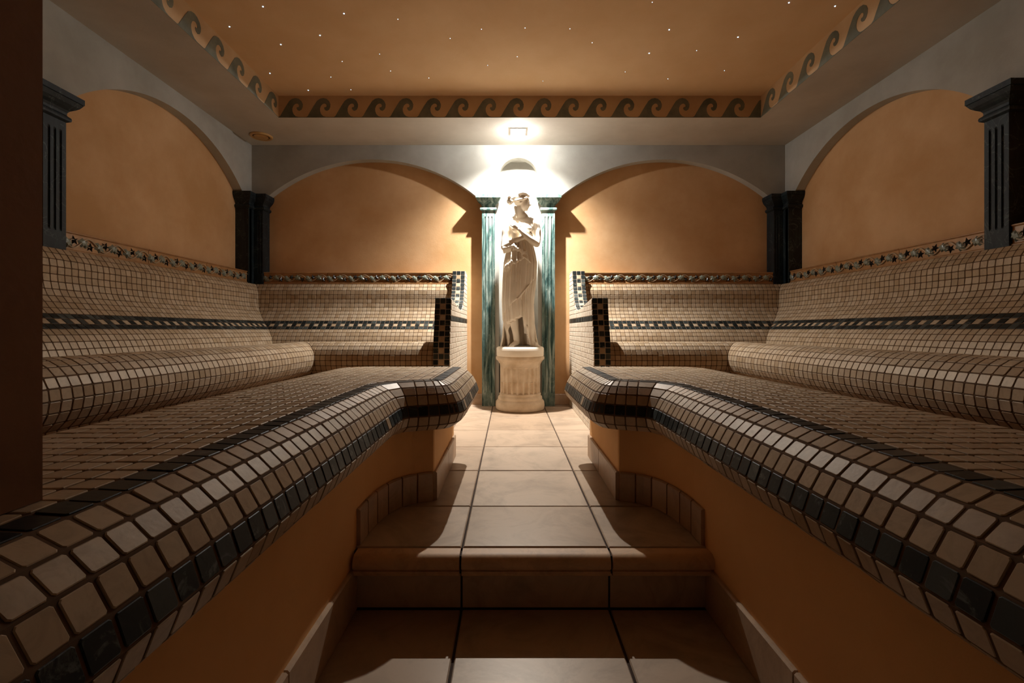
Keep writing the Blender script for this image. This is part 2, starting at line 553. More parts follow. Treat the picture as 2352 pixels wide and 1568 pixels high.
# rear strip with the lamp cut-out
mb.box(X0, LX - lw, YF + 0.001, YA + REC + 0.1, ZS, ZS + 0.02)
mb.box(LX + lw, X1, YF + 0.001, YA + REC + 0.1, ZS, ZS + 0.02)
mb.box(LX - lw, LX + lw, YF + 0.001, LY - lw, ZS, ZS + 0.02)
mb.box(LX - lw, LX + lw, LY + lw, YA + REC + 0.1, ZS, ZS + 0.02)
tag(mb.obj('ceiling_soffit', M['soffit']), 'lower beige grey ceiling border around the recessed field', kind='structure')
mb = MB(); mb.box(X0, X1, YN - 0.3, YA + 0.2, ZC, ZC + 0.05)
tag(mb.obj('ceiling', M['ochre_ceiling']), 'raised ochre ceiling field with star lights', kind='structure')
mb = MB(); mb.box(hx(-1, 1.4), hx(1, 1.4), -1.3, YN - 0.28, 2.15, ZC)
tag(mb.obj('ceiling_entrance', M['soffit']), 'low ceiling of the entrance behind the camera', kind='structure')

# frieze with painted running waves
WV = [(0.0, 0.02), (0.06, 0.07), (0.136, 0.24), (0.272, 0.53), (0.39, 0.76), (0.50, 0.86), (0.62, 0.895), (0.735, 0.86), (0.83, 0.755),
      (0.878, 0.61), (0.870, 0.475), (0.83, 0.365), (0.757, 0.31), (0.69, 0.34), (0.655, 0.415), (0.672, 0.485), (0.705, 0.465), (0.735, 0.50),
      (0.742, 0.555), (0.715, 0.62), (0.66, 0.648), (0.595, 0.62), (0.535, 0.545), (0.498, 0.42), (0.503, 0.29), (0.54, 0.165), (0.62, 0.06), (0.72, 0.025), (0.85, 0.02),
      (1.0, 0.02), (1.0, 0.0), (0.0, 0.0)]
def wave_mesh(w, h, cut=None):
    bm = bmesh.new()
    pts = WV
    vs = [bm.verts.new((u * w, 0, v * h)) for u, v in pts]
    for tri in tessellate_polygon([[Vector((u * w, v * h, 0)) for u, v in pts]]):
        bm.faces.new([vs[i] for i in tri])
    if cut:
        bmesh.ops.bisect_plane(bm, geom=bm.verts[:] + bm.edges[:] + bm.faces[:], plane_co=(cut * w, 0, 0), plane_no=(1, 0, 0), clear_outer=True)
    r = bmesh.ops.triangulate(bm, faces=bm.faces[:])
    ext = bmesh.ops.extrude_face_region(bm, geom=bm.faces[:])
    bmesh.ops.translate(bm, vec=(0, -0.0015, 0), verts=[g for g in ext['geom'] if isinstance(g, bmesh.types.BMVert)])
    bmesh.ops.recalc_face_normals(bm, faces=bm.faces)
    me = bpy.data.meshes.new('wave_motif'); bm.to_mesh(me); bm.free()
    me.materials.append(M['wave'])
    return me
FH = ZC - ZS
def frieze(name, box, label, start, direction, length, period):
    mb = MB(); mb.box(*box)
    o = mb.obj(name, M['frieze'])
    tag(o, label, kind='structure')
    d = Vector(direction)
    rot = math.atan2(d.y, d.x)
    full = wave_mesh(period, FH)
    n = int(length / period)
    rem = length / period - n
    for i in range(n + (1 if rem > 0.1 else 0)):
        me = full if i < n else wave_mesh(period, FH, rem)
        w = bpy.data.objects.new('wave_motif', me)
        COL.objects.link(w); w.parent = o
        w.location = Vector(start) + d * (i * period)
        w.rotation_euler = (0, 0, rot)
    return o
frieze('trim_1', (XC - HF, XC + HF, YF, YF + 0.02, ZS + 0.0005, ZC), 'beige frieze band with grey green running waves on the rear of the ceiling step',
       (XC - HF, YF, ZS), (1, 0, 0), 2 * HF, 0.1895)
frieze('trim_2', (XC - HF - 0.02, XC - HF, YFN, YF, ZS + 0.0005, ZC), 'beige frieze band with running waves on the left of the ceiling step',
       (XC - HF, YFN, ZS), (0, 1, 0), YF - YFN, (YF - YFN) / 11)
frieze('trim_3', (XC + HF, XC + HF + 0.02, YFN, YF, ZS + 0.0005, ZC), 'beige frieze band with running waves on the right of the ceiling step',
       (XC + HF, YF, ZS), (0, -1, 0), YF - YFN, (YF - YFN) / 11)
mb = MB(); mb.box(XC - HF, XC + HF, YFN - 0.02, YFN, ZS + 0.0005, ZC)
tag(mb.obj('trim_4', M['frieze']), 'beige frieze band on the near side of the ceiling step', kind='structure')

# ------------------------------------------------------------------ floor, step
floor_mb = MB()
floor_mb.box(hx(-1, 2.2), hx(1, 2.2), YRIS + 0.004, YA + REC + 0.2, -0.25, -0.006)
floor_mb.box(hx(-1, 0.484), hx(1, 0.484), 1.254, YRIS + 0.02, -0.053, -0.006)
floor = tag(floor_mb.obj('floor', M['grout_floor']), 'upper floor of beige stone tiles leading to the statue', kind='structure')
low_mb = MB(); low_mb.box(hx(-1, 1.4), hx(1, 1.4), -1.3, YRIS + 0.2, ZLOW - 0.1, ZLOW - 0.006)
floor_low = tag(low_mb.obj('floor_lower', M['grout_floor']), 'lower floor of beige stone tiles in front of the step', kind='structure')

def slab_tile(name, x0, x1, y0, y1, ztop, parent, mat='floor', b=0.003, t=0.008, g=0.004, dz=None):
    x0, x1, y0, y1 = x0 + g / 2, x1 - g / 2, y0 + g / 2, y1 - g / 2
    z = ztop + (R.uniform(-0.0006, 0.0006) if dz is None else dz)
    rings = [[(x0, y0, z - t), (x1, y0, z - t), (x1, y1, z - t), (x0, y1, z - t)],
             [(x0, y0, z - b), (x1, y0, z - b), (x1, y1, z - b), (x0, y1, z - b)],
             [(x0 + b, y0 + b, z), (x1 - b, y0 + b, z), (x1 - b, y1 - b, z), (x0 + b, y1 - b, z)]]
    mb = MB(); mb.loft(rings)
    return mb.obj(name, M[mat], parent, ((x0 + x1) / 2, (y0 + y1) / 2, z - t))

TF = 0.403
cols = [(-2.5 * TF, -1.5 * TF), (-1.5 * TF, -0.5 * TF), (-0.5 * TF, 0.5 * TF), (0.5 * TF, 1.5 * TF), (1.5 * TF, 2.5 * TF)]
YT0 = 1.2926
rows = [(YT0, 1.5926)] + [(1.5926 + TF * k, 1.5926 + TF * (k + 1)) for k in range(6)]
for c0, c1 in cols:
    for r0, r1 in rows:
        slab_tile('floor_tile', XC + c0, XC + c1, r0, min(r1, YA + REC + 0.15), 0.0, floor, g=0.0055)
for c0, c1 in cols[1:4]:
    for k in range(4):
        slab_tile('floor_tile', XC + c0, XC + c1, YRIS - 0.004 - TF * (k + 1), YRIS - 0.004 - TF * k, ZLOW, floor_low, g=0.007)

def prism_x(name, prof, x0, x1, mat, parent, bev=0.003):
    mb = MB()
    mb.loft([[(x, y, z) for y, z in prof] for x in (x0, x1)])
    o = mb.obj(name, M[mat], parent, ((x0 + x1) / 2, prof[0][0], prof[0][1]))
    return fix_normals(o)
nose = [(YT0 - 0.004, -0.02), (YT0 - 0.004, -0.001)]
for t in np.linspace(90, 205, 16):
    nose.append((1.262 + 0.024 * math.cos(math.radians(t)), -0.025 + 0.024 * math.sin(math.radians(t))))
nose += [(1.2495, -0.0385), (1.2495, -0.0415), (1.2450, -0.0435), (1.2440, -0.0485), (1.2455, -0.0545), (1.250, -0.0575), (YT0 - 0.004, -0.0575)]
HB = 0.478
for c0, c1 in ((-HB - 0.012, -0.5 * TF), (-0.5 * TF, 0.5 * TF), (0.5 * TF, HB + 0.012)):
    prism_x('nosing_tile', nose, XC + c0 + 0.003, XC + c1 - 0.003, 'nosing', floor)
for c0, c1 in ((-HB - 0.012, -0.5 * TF), (-0.5 * TF, 0.5 * TF), (0.5 * TF, HB + 0.012)):
    rp = [(YRIS, ZLOW + 0.001), (YRIS - 0.003, ZLOW + 0.003), (YRIS - 0.003, -0.063), (YRIS - 0.001, -0.061), (YRIS + 0.006, -0.061), (YRIS + 0.006, ZLOW + 0.001)]
    prism_x('riser_tile', rp, XC + c0 + 0.003, XC + c1 - 0.003, 'riser', floor)

# ------------------------------------------------------------------ loungers (low tiled slabs on plaster plinths)
def smooth_path(pts, n=8):
    """Catmull-Rom through the points"""
    P = [np.array(p, float) for p in pts]
    P = [2 * P[0] - P[1]] + P + [2 * P[-1] - P[-2]]
    out = []
    for i in range(1, len(P) - 2):
        for k in range(n):
            t = k / n
            a, b, c, d = P[i - 1], P[i], P[i + 1], P[i + 2]
            out.append(0.5 * ((2 * b) + (-a + c) * t + (2 * a - 5 * b + 4 * c - d) * t * t + (-a + 3 * b - 3 * c + d) * t ** 3))
    out.append(P[-2])
    return np.array(out)

def resample(path, step=None, n=None):
    seg = np.hypot(*np.diff(path, axis=0).T)
    s = np.concatenate([[0], np.cumsum(seg)])
    if n is None: n = max(2, int(round(s[-1] / step)) + 1)
    t = np.linspace(0, s[-1], n)
    return np.stack([np.interp(t, s, path[:, 0]), np.interp(t, s, path[:, 1])], 1)

def path_normals(p):
    t = np.gradient(p, axis=0)
    t /= np.hypot(t[:, 0], t[:, 1])[:, None]
    return np.stack([t[:, 1], -t[:, 0]], 1)

XS = 0.0594         # the slabs sit a little to the left of the room's centre line
SZ = 0.420          # slab top
EDGE = smooth_path([(0.416, 0.10), (0.416, 0.6), (0.416, 1.1), (0.416, 1.42), (0.413, 1.515), (0.398, 1.548), (0.368, 1.563), (0.336, 1.575), (0.304, 1.588), (0.270, 1.608),
                    (0.244, 1.638), (0.231, 1.682), (0.227, 1.76), (0.224, 1.95), (0.220, 2.27)])
EDGE = resample(EDGE, step=PL / 4)          # four samples to a tile
EN = path_normals(EDGE)
# profile of the rounded edge: inward offset from the path, height
PROF = [(0.111, 0.420), (0.0727, 0.418), (0.042, 0.402), (0.0178, 0.378), (0.0, 0.3455), (-0.0117, 0.311), (0.002, 0.277), (0.032, 0.255), (0.075, 0.249)]
def dist_to_edge(p):
    d = EDGE - np.array(p)
    return float(np.min(np.hypot(d[:, 0], d[:, 1])))
def rail(o):
    pts = EDGE + EN * o
    if o > 0.02:
        good = [dist_to_edge(p) > o - 0.0015 for p in pts]
        i = 0
        while i < len(pts):
            if not good[i]:
                j = i
                while j < len(pts) and not good[j]: j += 1
                if i > 0 and j < len(pts):
                    m = (pts[i - 1] + pts[j]) / 2
                    pts[i:j] = m
                i = j
            else:
                i += 1
    return pts
RAILS = [rail(o) for o, z in PROF]
BY = 2.27
HI = 0.85           # inner edge of the slab, towards the side bench
def top_z(h, y):
    return SZ
def outer_poly(poly):
    """clip to the straight inner side, the far end and the rounded far corner"""
    poly = clip_poly(poly, (-1, 0), -HI)
    if len(poly) >= 3: poly = clip_poly(poly, (0, -1), -BY)
    rc = 0.13
    for a in (22.5, 45, 67.5):
        n = (-math.cos(math.radians(a)), -math.sin(math.radians(a)))
        if len(poly) >= 3: poly = clip_poly(poly, n, n[0] * (HI - rc) + n[1] * (BY - rc) - rc)
    return poly

def lounger(s, nm):
    root = empty('tiled_lounger', (XS + s * 0.65, 1.3, ZLOW))
    tag(root, 'low cream mosaic slab with dark edge stripes on the %s of the aisle' % nm, 'bench', 'low loungers beside the aisle')
    tiles, bed = [], MB()
    def P(hy, z): return Vector((XS + s * hy[0], hy[1], z))
    nn = len(EDGE)
    # edge rows
    for r in range(len(PROF) - 1):
        A, B = RAILS[r], RAILS[r + 1]
        za, zb = PROF[r][1], PROF[r + 1][1]
        for i in range(nn - 1):
            bed.add([P(A[i], za), P(A[i + 1], za), P(B[i + 1], zb), P(B[i], zb)], [(0, 1, 2, 3)])
        if r > 6: continue
        mat = 'dark' if r in (0, 4) else 'cream'
        for i in range(0, nn - 4, 4):
            q = [P(A[i], za), P(A[i + 4], za), P(B[i + 4], zb), P(B[i], zb)]
            c = (q[0] + q[1] + q[2] + q[3]) / 4
            inn = P(EDGE[i + 2] + EN[i + 2] * 0.058, 0.335)
            mm = mat
            if r == 4 and R.random() < 0.04: mm = 'cream'
            tiles.append(make_tile(q, c - inn, mm, grout=0.0042))
    # top field
    h0 = EDGE[0][0] + PROF[0][0]
    k0 = -9
    hs = [h0 + PL * k for k in range(k0, 15)]
    hs = [h for h in hs if h < HI - 0.012] + [HI]
    ys = list(np.arange(0.10, BY - 0.012, PL)) + [BY]
    for a, b in zip(hs[:-1], hs[1:]):
        for c, d in zip(ys[:-1], ys[1:]):
            cx, cy = (a + b) / 2, (c + d) / 2
            poly = [(a, c), (b, c), (b, d), (a, d)]
            poly = outer_poly(poly)
            if len(poly) < 3: continue
            i = int(np.argmin(np.hypot(EDGE[:, 0] - cx, EDGE[:, 1] - cy)))
            n, e = EN[i], EDGE[i]
            side = n[0] * (cx - e[0]) + n[1] * (cy - e[1])
            if side < PROF[0][0] + 0.05:
                if side < PROF[0][0] - 0.045: continue
                poly = clip_poly(poly, (n[0], n[1]), n[0] * e[0] + n[1] * e[1] + PROF[0][0])
                # respect the other branch at the sharp inner corner
                for j in (max(0, i - 14), min(nn - 1, i + 14)):
                    n2, e2 = EN[j], EDGE[j]
                    if abs(n2[0] * n[1] - n2[1] * n[0]) > 0.25 and len(poly) >= 3 and math.hypot(cx - e2[0], cy - e2[1]) < PROF[0][0] + 0.03:
                        poly = clip_poly(poly, (n2[0], n2[1]), n2[0] * e2[0] + n2[1] * e2[1] + PROF[0][0])
                if len(poly) < 3: continue
            q = [P(p, top_z(*p)) for p in poly]
            bed.add([v - Vector((0, 0, 0.0006)) for v in q], [tuple(range(len(q)))])
            tiles.append(make_tile(q, (0, 0, 1), 'cream', grout=0.0040))
    # far end face and the inner side of the slab
    out = [(RAILS[0][-1][0], BY)] + [p for p in outer_poly([(0.0, 0.0), (1.2, 0.0), (1.2, 3.0), (0.0, 3.0)]) if p[0] > 0.6 and p[1] > 0.5]
    out = sorted(out, key=lambda p: (p[0], -p[1])) + [(HI, 0.10)]
    end = [P((RAILS[r][-1][0], BY), PROF[r][1]) for r in range(len(PROF))]
    bed.add(end + [P((0.45, BY), 0.249), P((0.45, BY), SZ)], [tuple(range(len(end) + 2))])
    for a, b in zip(out[:-1], out[1:]):
        bed.add([P(a, SZ - 0.0006), P(b, SZ - 0.0006), P(b, 0.30), P(a, 0.30)], [(0, 1, 2, 3)])
    bo = bed.obj('grout_bed', M['grout'], root, W[root.name])
    # plinth
    pp = smooth_path([(0.485, 0.12), (0.485, 0.8), (0.485, 1.30), (0.483, 1.40), (0.471, 1.49), (0.446, 1.565), (0.408, 1.612), (0.368, 1.636), (0.328, 1.650)], 6)
    pp = list(map(tuple, pp)) + [(0.325, 1.658), (0.325, 2.235), (0.345, 2.255), (0.72, 2.262), (0.80, 2.22), (0.845, 2.12), (0.845, 0.12)]
    mb = MB()
    ring = lambda z: [P(p, z) for p in pp]
    mb.loft([ring(ZLOW), ring(0.252)])
    fix_normals(mb.obj('plinth', M['plinth'], root, W[root.name]))
    mb = MB()
    pp2 = [(0.50, 0.12), (0.50, 1.75), (0.40, 1.85), (0.40, 2.25), (0.72, 2.255), (0.80, 2.21), (0.842, 2.12), (0.842, 0.12)]
    mb.loft([[P(p, z) for p in pp2] for z in (0.250, SZ - 0.004)])
    fix_normals(mb.obj('core', M['plinth'], root, W[root.name]))
    emit_tiles(tiles, root)
    # skirting tiles along the plinth (setting)
    sk = empty('baseboard_' + nm, (hx(s, 0.48), 1.6, 0))
    tag(sk, 'low skirting of beige tiles along the %s plinth' % nm, kind='structure')
    def strip(path, z0, z1, thick=0.011, cuts=None):
        path = np.array(path, float)
        seg = np.hypot(*np.diff(path, axis=0).T); S = np.concatenate([[0], np.cumsum(seg)])
        nrm = -path_normals(path)
        cur = 0
        for L in cuts:
            a, b = cur + 0.003, min(cur + L, S[-1]) - 0.003
            cur += L
            if b <= a: break
            ts = np.linspace(a, b, 2 if L > 0.15 else 3)
            rings = []
            for t in ts:
                p = np.array([np.interp(t, S, path[:, 0]), np.interp(t, S, path[:, 1])])
                n = np.array([np.interp(t, S, nrm[:, 0]), np.interp(t, S, nrm[:, 1])]); n /= np.hypot(*n)
                q = p + n * thick
                q2 = p + n * (thick - 0.004)
                p2 = p - n * 0.003
                rings.append([P(p2, z0), P(q, z0), P(q, z1 - 0.004), P(q2, z1), P(p2, z1)])
            mb = MB(); mb.loft(rings)
            c = rings[0][0]
            fix_normals(mb.obj('skirting_tile', M['skirt'], sk, c))
    strip([(0.485, 0.15), (0.485, YRIS - 0.002)], ZLOW + 0.002, ZLOW + 0.118, cuts=[0.33, 0.4, 0.4])
    curve = [p for p in pp if YRIS + 0.01 < p[1] < 1.655]
    strip(curve, 0.001, 0.1, cuts=[0.075, 0.075, 0.075, 0.075, 0.062, 0.062, 0.06, 0.06])
    strip([(0.325, 1.645), (0.325, 2.235)], 0.001, 0.1, cuts=[0.32, 0.27])
    return root
lounger(-1, 'left'); lounger(1, 'right')

# ------------------------------------------------------------------ upper benches
def bench_profile():
    a, z = 0.072, 0.952
    pts = [(a, z)]
    for ang in (38, 33, 8, 0, 5, 12, 25, 37, 37, 43, 50, 50, 50, 45, 34, 26, 22, 40):
        a += PS * math.sin(math.radians(ang)); z -= PS * math.cos(math.radians(ang))
        pts.append((a, z))
    for el in (-16, -3, 3, 5, 7, 9, 11, 13):
        a += PS * math.cos(math.radians(el)); z += PS * math.sin(math.radians(el))
        pts.append((a, z))
    ca, cz, r = 0.74, 0.415, 0.108
    tgt = (ca + r * math.cos(math.radians(120)), cz + r * math.sin(math.radians(120)))
    # join smoothly to the front roll
    n = max(1, int(round(math.hypot(tgt[0] - a, tgt[1] - z) / PS)))
    for k in range(1, n + 1):
        pts.append((a + (tgt[0] - a) * k / n, z + (tgt[1] - z) * k / n))
    for k in range(1, 11):
        t = math.radians(120 - 17.3 * k)
        pts.append((ca + r * math.cos(t), cz + r * math.sin(t)))
    for k in range(1, 4):
        pts.append((0.803, 0.333 - PS * k))
    return pts
BP = bench_profile()
DARK_ROWS = (10, 11, 12)
HP0, HP1 = 0.411, 0.507      # end panel of the rear bench
def row_mat(r, k):
    if r in DARK_ROWS:
        return 'cream' if (r == 11 and k % 2 == 0) else 'dark'
    return 'cream'

def side_bench(s, nm):
    root = empty('side_bench', (hx(s, 1.7), 2.0, 0.33))
    tag(root, 'curved cream mosaic bench along the %s wall with a black chequered band' % nm, 'bench', 'mosaic benches along the side walls')
    tiles, bed = [], MB()
    y0 = YN
    for r in range(len(BP) - 1):
        (a0, z0), (a1, z1) = BP[r], BP[r + 1]
        x0, x1 = hx(s, HW - a0), hx(s, HW - a1)
        e0, e1 = YA - a0, YA - a1
        bed.add([(x0, y0, z0), (x0, e0, z0), (x1, e1, z1), (x1, y0, z1)], [(0, 1, 2, 3)])
        nh = Vector((-s * (z0 - z1), 0, abs(a1 - a0) if z0 - z1 > -0.05 else 0)) 
        d = Vector((a1 - a0, 0, z1 - z0))
        nh = Vector((-s * -d.z, 0, d.x))
        k = 0
        y = y0
        while y < max(e0, e1):
            ya, yb = y, y + PS
            # row quad clipped by the mitre line in (t, y) coordinates
            poly = [(0, ya), (1, ya), (1, yb), (0, yb)]
            n = (-(e0 - e1), -1.0)
            poly = clip_poly(poly, n, -e0)
            if len(poly) >= 3:
                q = [(x0 + (x1 - x0) * t, yy, z0 + (z1 - z0) * t) for t, yy in poly]
                tiles.append(make_tile(q, nh, row_mat(r, k)))
            y += PS; k += 1
    bed.obj('grout_bed', M['grout'], root, W[root.name])
    mb = MB()   # masonry core
    x0, x1 = sorted((hx(s, HW - 0.78), hx(s, HW + REC - 0.002)))
    mb.box(x0, x1, YN + 0.001, YA - 0.785, 0.0, 0.33)
    x0, x1 = sorted((hx(s, HW - 0.03), hx(s, HW + REC - 0.002)))
    mb.box(x0, x1, YN + 0.001, YA - 0.035, 0.33, 0.950)
    mb.obj('masonry_core', M['plinth'], root, W[root.name])
    emit_tiles(tiles, root)

def rear_bench(s, nm):
    root = empty('rear_bench', (hx(s, 1.2), 3.2, 0.0))
    tag(root, 'curved cream mosaic bench under the %s rear arch with a chequered end panel' % nm, 'bench', 'mosaic benches against the rear wall')
    tiles, bed = [], MB()
    for r in range(len(BP) - 1):
        (a0, z0), (a1, z1) = BP[r], BP[r + 1]
        ya, yb = YA - a0, YA - a1
        e0, e1 = HW - a0, HW - a1
        bed.add([(hx(s, HP1), ya, z0), (hx(s, e0), ya, z0), (hx(s, e1), yb, z1), (hx(s, HP1), yb, z1)], [(0, 1, 2, 3)])
        nh = Vector((0, -(z0 - z1), a1 - a0))
        h, k = HP1, 0
        while h < max(e0, e1):
            poly = [(0, h), (1, h), (1, h + PS), (0, h + PS)]
            poly = clip_poly(poly, (-(e0 - e1), -1.0), -e0)
            if len(poly) >= 3:
                q = [(hx(s, hh), ya + (yb - ya) * t, z0 + (z1 - z0) * t) for t, hh in poly]
                tiles.append(make_tile(q, nh, row_mat(r, k)))
            h += PS; k += 1
    bed.obj('grout_bed', M['grout'], root, W[root.name])
    mb = MB()
    x0, x1 = sorted((hx(s, HP1), hx(s, HW + REC - 0.002)))
    mb.box(x0, x1, YA - 0.78, YA + REC - 0.002, 0.0, 0.33)
    mb.box(x0, x1, YA - 0.03, YA + REC - 0.002, 0.33, 0.950)
    mb.obj('masonry_core', M['plinth'], root, W[root.name])
    # end panel: outline in (y, z), front edge from the floor up, then the arm top to the wall
    edge = smooth_path([(2.662, 0.0), (2.662, 0.25), (2.662, 0.42), (2.675, 0.54), (2.715, 0.66), (2.735, 0.745)], 6)
    arm = smooth_path([(2.738, 0.785), (2.95, 0.765), (3.18, 0.742), (3.33, 0.744), (3.44, 0.79), (3.52, 0.88), (3.565, 0.975), (3.585, 1.050)], 6)
    out = np.concatenate([edge, arm])
    full = list(map(tuple, out)) + [(YA + REC - 0.003, 1.050), (YA + REC - 0.003, 0.0)]
    mb = MB()
    mb.loft([[(hx(s, h), y, z) for y, z in full] for h in (HP0 + 0.0015, HP1 - 0.0015)])
    panel = mb.obj('end_panel', M['grout_light'], root, (hx(s, HP0), 3.1, 0))
    fix_normals(panel)
    bm = bmesh.new(); bm.from_mesh(panel.data); bmesh.ops.triangulate(bm, faces=[f for f in bm.faces if len(f.verts) > 4]); bm.to_mesh(panel.data); bm.free()
    ptiles = []
    w = (HP1 - HP0) / 3
    def edge_tiles(path, nh, k0):
        p = resample(np.array(path), step=PS)
        for i in range(len(p) - 1):
            for j in range(3):
                mat = 'dark' if j != 1 else ('dark' if (i + k0) % 2 == 0 else 'cream')
                ha, hb = HP0 + w * j, HP0 + w * (j + 1)
                q = [(hx(s, ha), *p[i]), (hx(s, hb), *p[i]), (hx(s, hb), *p[i + 1]), (hx(s, ha), *p[i + 1])]
                t = p[i + 1] - p[i]
                ptiles.append(make_tile(q, (0, -t[1], t[0]), mat, grout=0.004))
        return len(p) - 1
    ed = np.concatenate([edge, [[2.738, 0.785]]])
    n = edge_tiles(ed, None, 1 if int(round(0.8 / PS)) % 2 else 0)
    edge_tiles(arm, None, 0)
    # side face towards the aisle
    def inside_z(y):
        return float(np.interp(y, arm[:, 0], arm[:, 1], left=0.0, right=1.05))
    def front_y(z):
        return float(np.interp(z, edge[:, 1], edge[:, 0])) if z < 0.745 else float(np.interp(z, [0.745, 0.785], [2.735, 2.738]))
    zz = list(np.arange(0, 1.05, PS)) + [1.05]
    for c, d in zip(zz[:-1], zz[1:]):
        y = YA + REC - 0.003
        k = 0
        while y > 2.66:
            b, a = y, y - PS
            a2 = max(a, front_y((c + d) / 2))
            ztop = min(inside_z(a2 + 0.002), inside_z(b - 0.002)) if b > 2.74 else 0.785
            poly = [(a2, c), (b, c), (b, min(d, inside_z(b) if b > 2.738 else 0.785)), (a2, min(d, inside_z(a2) if a2 > 2.738 else 0.785))]
            if b - a2 > 0.006 and poly[2][1] - c > 0.004 and poly[3][1] - c > 0.004:
                q = [(hx(s, HP0), yy, z) for yy, z in poly]
                mat = 'dark' if abs((c + d) / 2 - 0.666) < PS / 2 else 'panel_cream'
                ptiles.append(make_tile(q, (-s, 0, 0), mat, grout=0.0035))
            y -= PS; k += 1
    emit_tiles([t for t in ptiles], panel, limit=150)
    emit_tiles(tiles, root, limit=300)
for s, nm in ((-1, 'left'), (1, 'right')):
    side_bench(s, nm); rear_bench(s, nm)

# ------------------------------------------------------------------ relief tile borders above the mosaics
def star_mesh(r=0.0155, n=5):
    v = [(0, -0.007, 0)]
    for i in range(2 * n):
        t = math.pi / 2 + math.pi * i / n + 0.2
        rr = r if i % 2 == 0 else r * 0.42
        v.append((rr * math.cos(t), 0.0, rr * math.sin(t)))
    f = [(0, 1 + i, 1 + (i + 1) % (2 * n)) for i in range(2 * n)]
    me = bpy.data.meshes.new('star_flower'); me.from_pydata(v, [], [tuple(reversed(x)) for x in f]); me.materials.append(M['star_flower']); return me
def leaf_mesh():
    out = [(-0.022, 0.0), (-0.014, 0.012), (-0.004, 0.010), (0.002, 0.018), (0.012, 0.012), (0.024, 0.004), (0.016, -0.006), (0.012, -0.016), (0.0, -0.012), (-0.01, -0.018), (-0.014, -0.006)]
    v = [(0.0, -0.0075, 0.0)] + [(x * 0.55, -0.006, z * 0.55) for x, z in out] + [(x, 0, z) for x, z in out]
    n = len(out); f = []
    for i in range(n):
        j = (i + 1) % n
        f += [(0, 1 + i, 1 + j), (1 + i, 1 + n + i, 1 + n + j, 1 + j)]
    me = bpy.data.meshes.new('leaf_relief'); me.from_pydata(v, [], f); me.materials.append(M['leaf']); return me
def vine_mesh(L):
    mb = MB(); rep = L / 3
    def tube(pts, r):
        rings = []
        for i, (x, z) in enumerate(pts):
            a, b = pts[max(i - 1, 0)], pts[min(i + 1, len(pts) - 1)]
            tx, tz = b[0] - a[0], b[1] - a[1]; l = math.hypot(tx, tz); nx, nz = -tz / l, tx / l
            rings.append([(x + nx * r * math.cos(t), -0.004 - r * math.sin(t), z + nz * r * math.cos(t)) for t in np.linspace(-0.3, math.pi + 0.3, 6)])
        mb.loft(rings, closed=False, caps=False)
    n = 48
    tube([(x, 0.025 * math.sin(2 * math.pi * x / rep)) for x in np.linspace(-L / 2 + 0.004, L / 2 - 0.004, n)], 0.0028)
    for i in range(6):       # curling tendrils
        c = -L / 2 + rep / 4 + rep / 2 * i; sg = 1 if i % 2 == 0 else -1
        tube([(c + (0.017 - 0.0016 * k) * math.cos(0.55 * k + 1.2), sg * ((0.017 - 0.0016 * k) * math.sin(0.55 * k + 1.2) - 0.004)) for k in range(9)], 0.0022)
    me = bpy.data.meshes.new('vine_relief'); me.from_pydata(mb.v, [], mb.f); me.materials.append(M['vine'])
    me.polygons.foreach_set('use_smooth', [True] * len(me.polygons)); return me
LB = 0.5
STAR, LEAF, VINE = star_mesh(), leaf_mesh(), vine_mesh(LB)
VINES = {}
Z0L, Z1L = 0.957, 1.050
def border(name, label, start, direction, normal, length):
    """start: world point on the face at the joint line, left end when looked at; direction along, normal into the room"""
    d = Vector(direction); nv = Vector(normal)
    root = empty(name, start)
    tag(root, label, 'border', 'relief tile borders above the mosaic')
    rot = math.atan2(d.y, d.x)
    pos = 0.0
    while pos < length - 0.02:
        L = min(LB, length - pos)
        c = Vector(start) + d * (pos + L / 2)
        hl = L / 2 - 0.0015
        prof = [(0.085, Z0L), (-0.002, Z0L), (-0.006, Z0L + 0.003), (-0.006, Z0L + 0.007), (-0.001, Z0L + 0.011), (0.0, Z0L + 0.013), (0.0, Z1L - 0.012),
                (-0.001, Z1L - 0.010), (-0.006, Z1L - 0.006), (-0.006, Z1L - 0.003), (-0.002, Z1L), (0.085, Z1L)]
        me_pts = []
        mb = MB()
        mb.loft([[c + d * x - nv * dep + Vector((0, 0, z)) for dep, z in prof] for x in (-hl, hl)])
        t = mb.obj('border_tile', M['listello'], root, c)
        fix_normals(t)
        zc = (Z0L + Z1L) / 2
        def put(me, nm, x, z, r=0.0, sc=1.0):
            o = bpy.data.objects.new(nm, me); COL.objects.link(o); o.parent = t
            o.location = d * x + Vector((0, 0, z)) + nv * 0.0005
            o.rotation_euler = (0, 0, rot)
            if r or sc != 1: o.matrix_basis = Matrix.Translation(o.location) @ Matrix.Rotation(rot, 4, 'Z') @ Matrix.Rotation(r, 4, 'Y') @ Matrix.Scale(sc, 4)
        key = round(L, 3)
        if key not in VINES: VINES[key] = VINE if abs(L - LB) < 1e-3 else vine_mesh_cut(L)
        put(VINES[key], 'vine_relief', -L / 2 + (LB if key == round(LB, 3) else key) / 2, zc)
        for i in range(6):
            x = -LB / 2 + LB / 6 * (i + 0.62); up = i % 2 == 0
            xl = -LB / 2 + LB / 6 * (i + 0.20)
            off = LB / 2 - L / 2
            if x + off < L / 2 - 0.015: put(STAR, 'star_flower', x + off, zc + (0.008 if up else -0.010), 0.3 * i, 1.55)
            if xl + off < L / 2 - 0.02: put(LEAF, 'leaf_relief', xl + off, zc + (-0.004 if up else 0.002), 0.7 if up else 3.6, 1.35)
        pos += LB
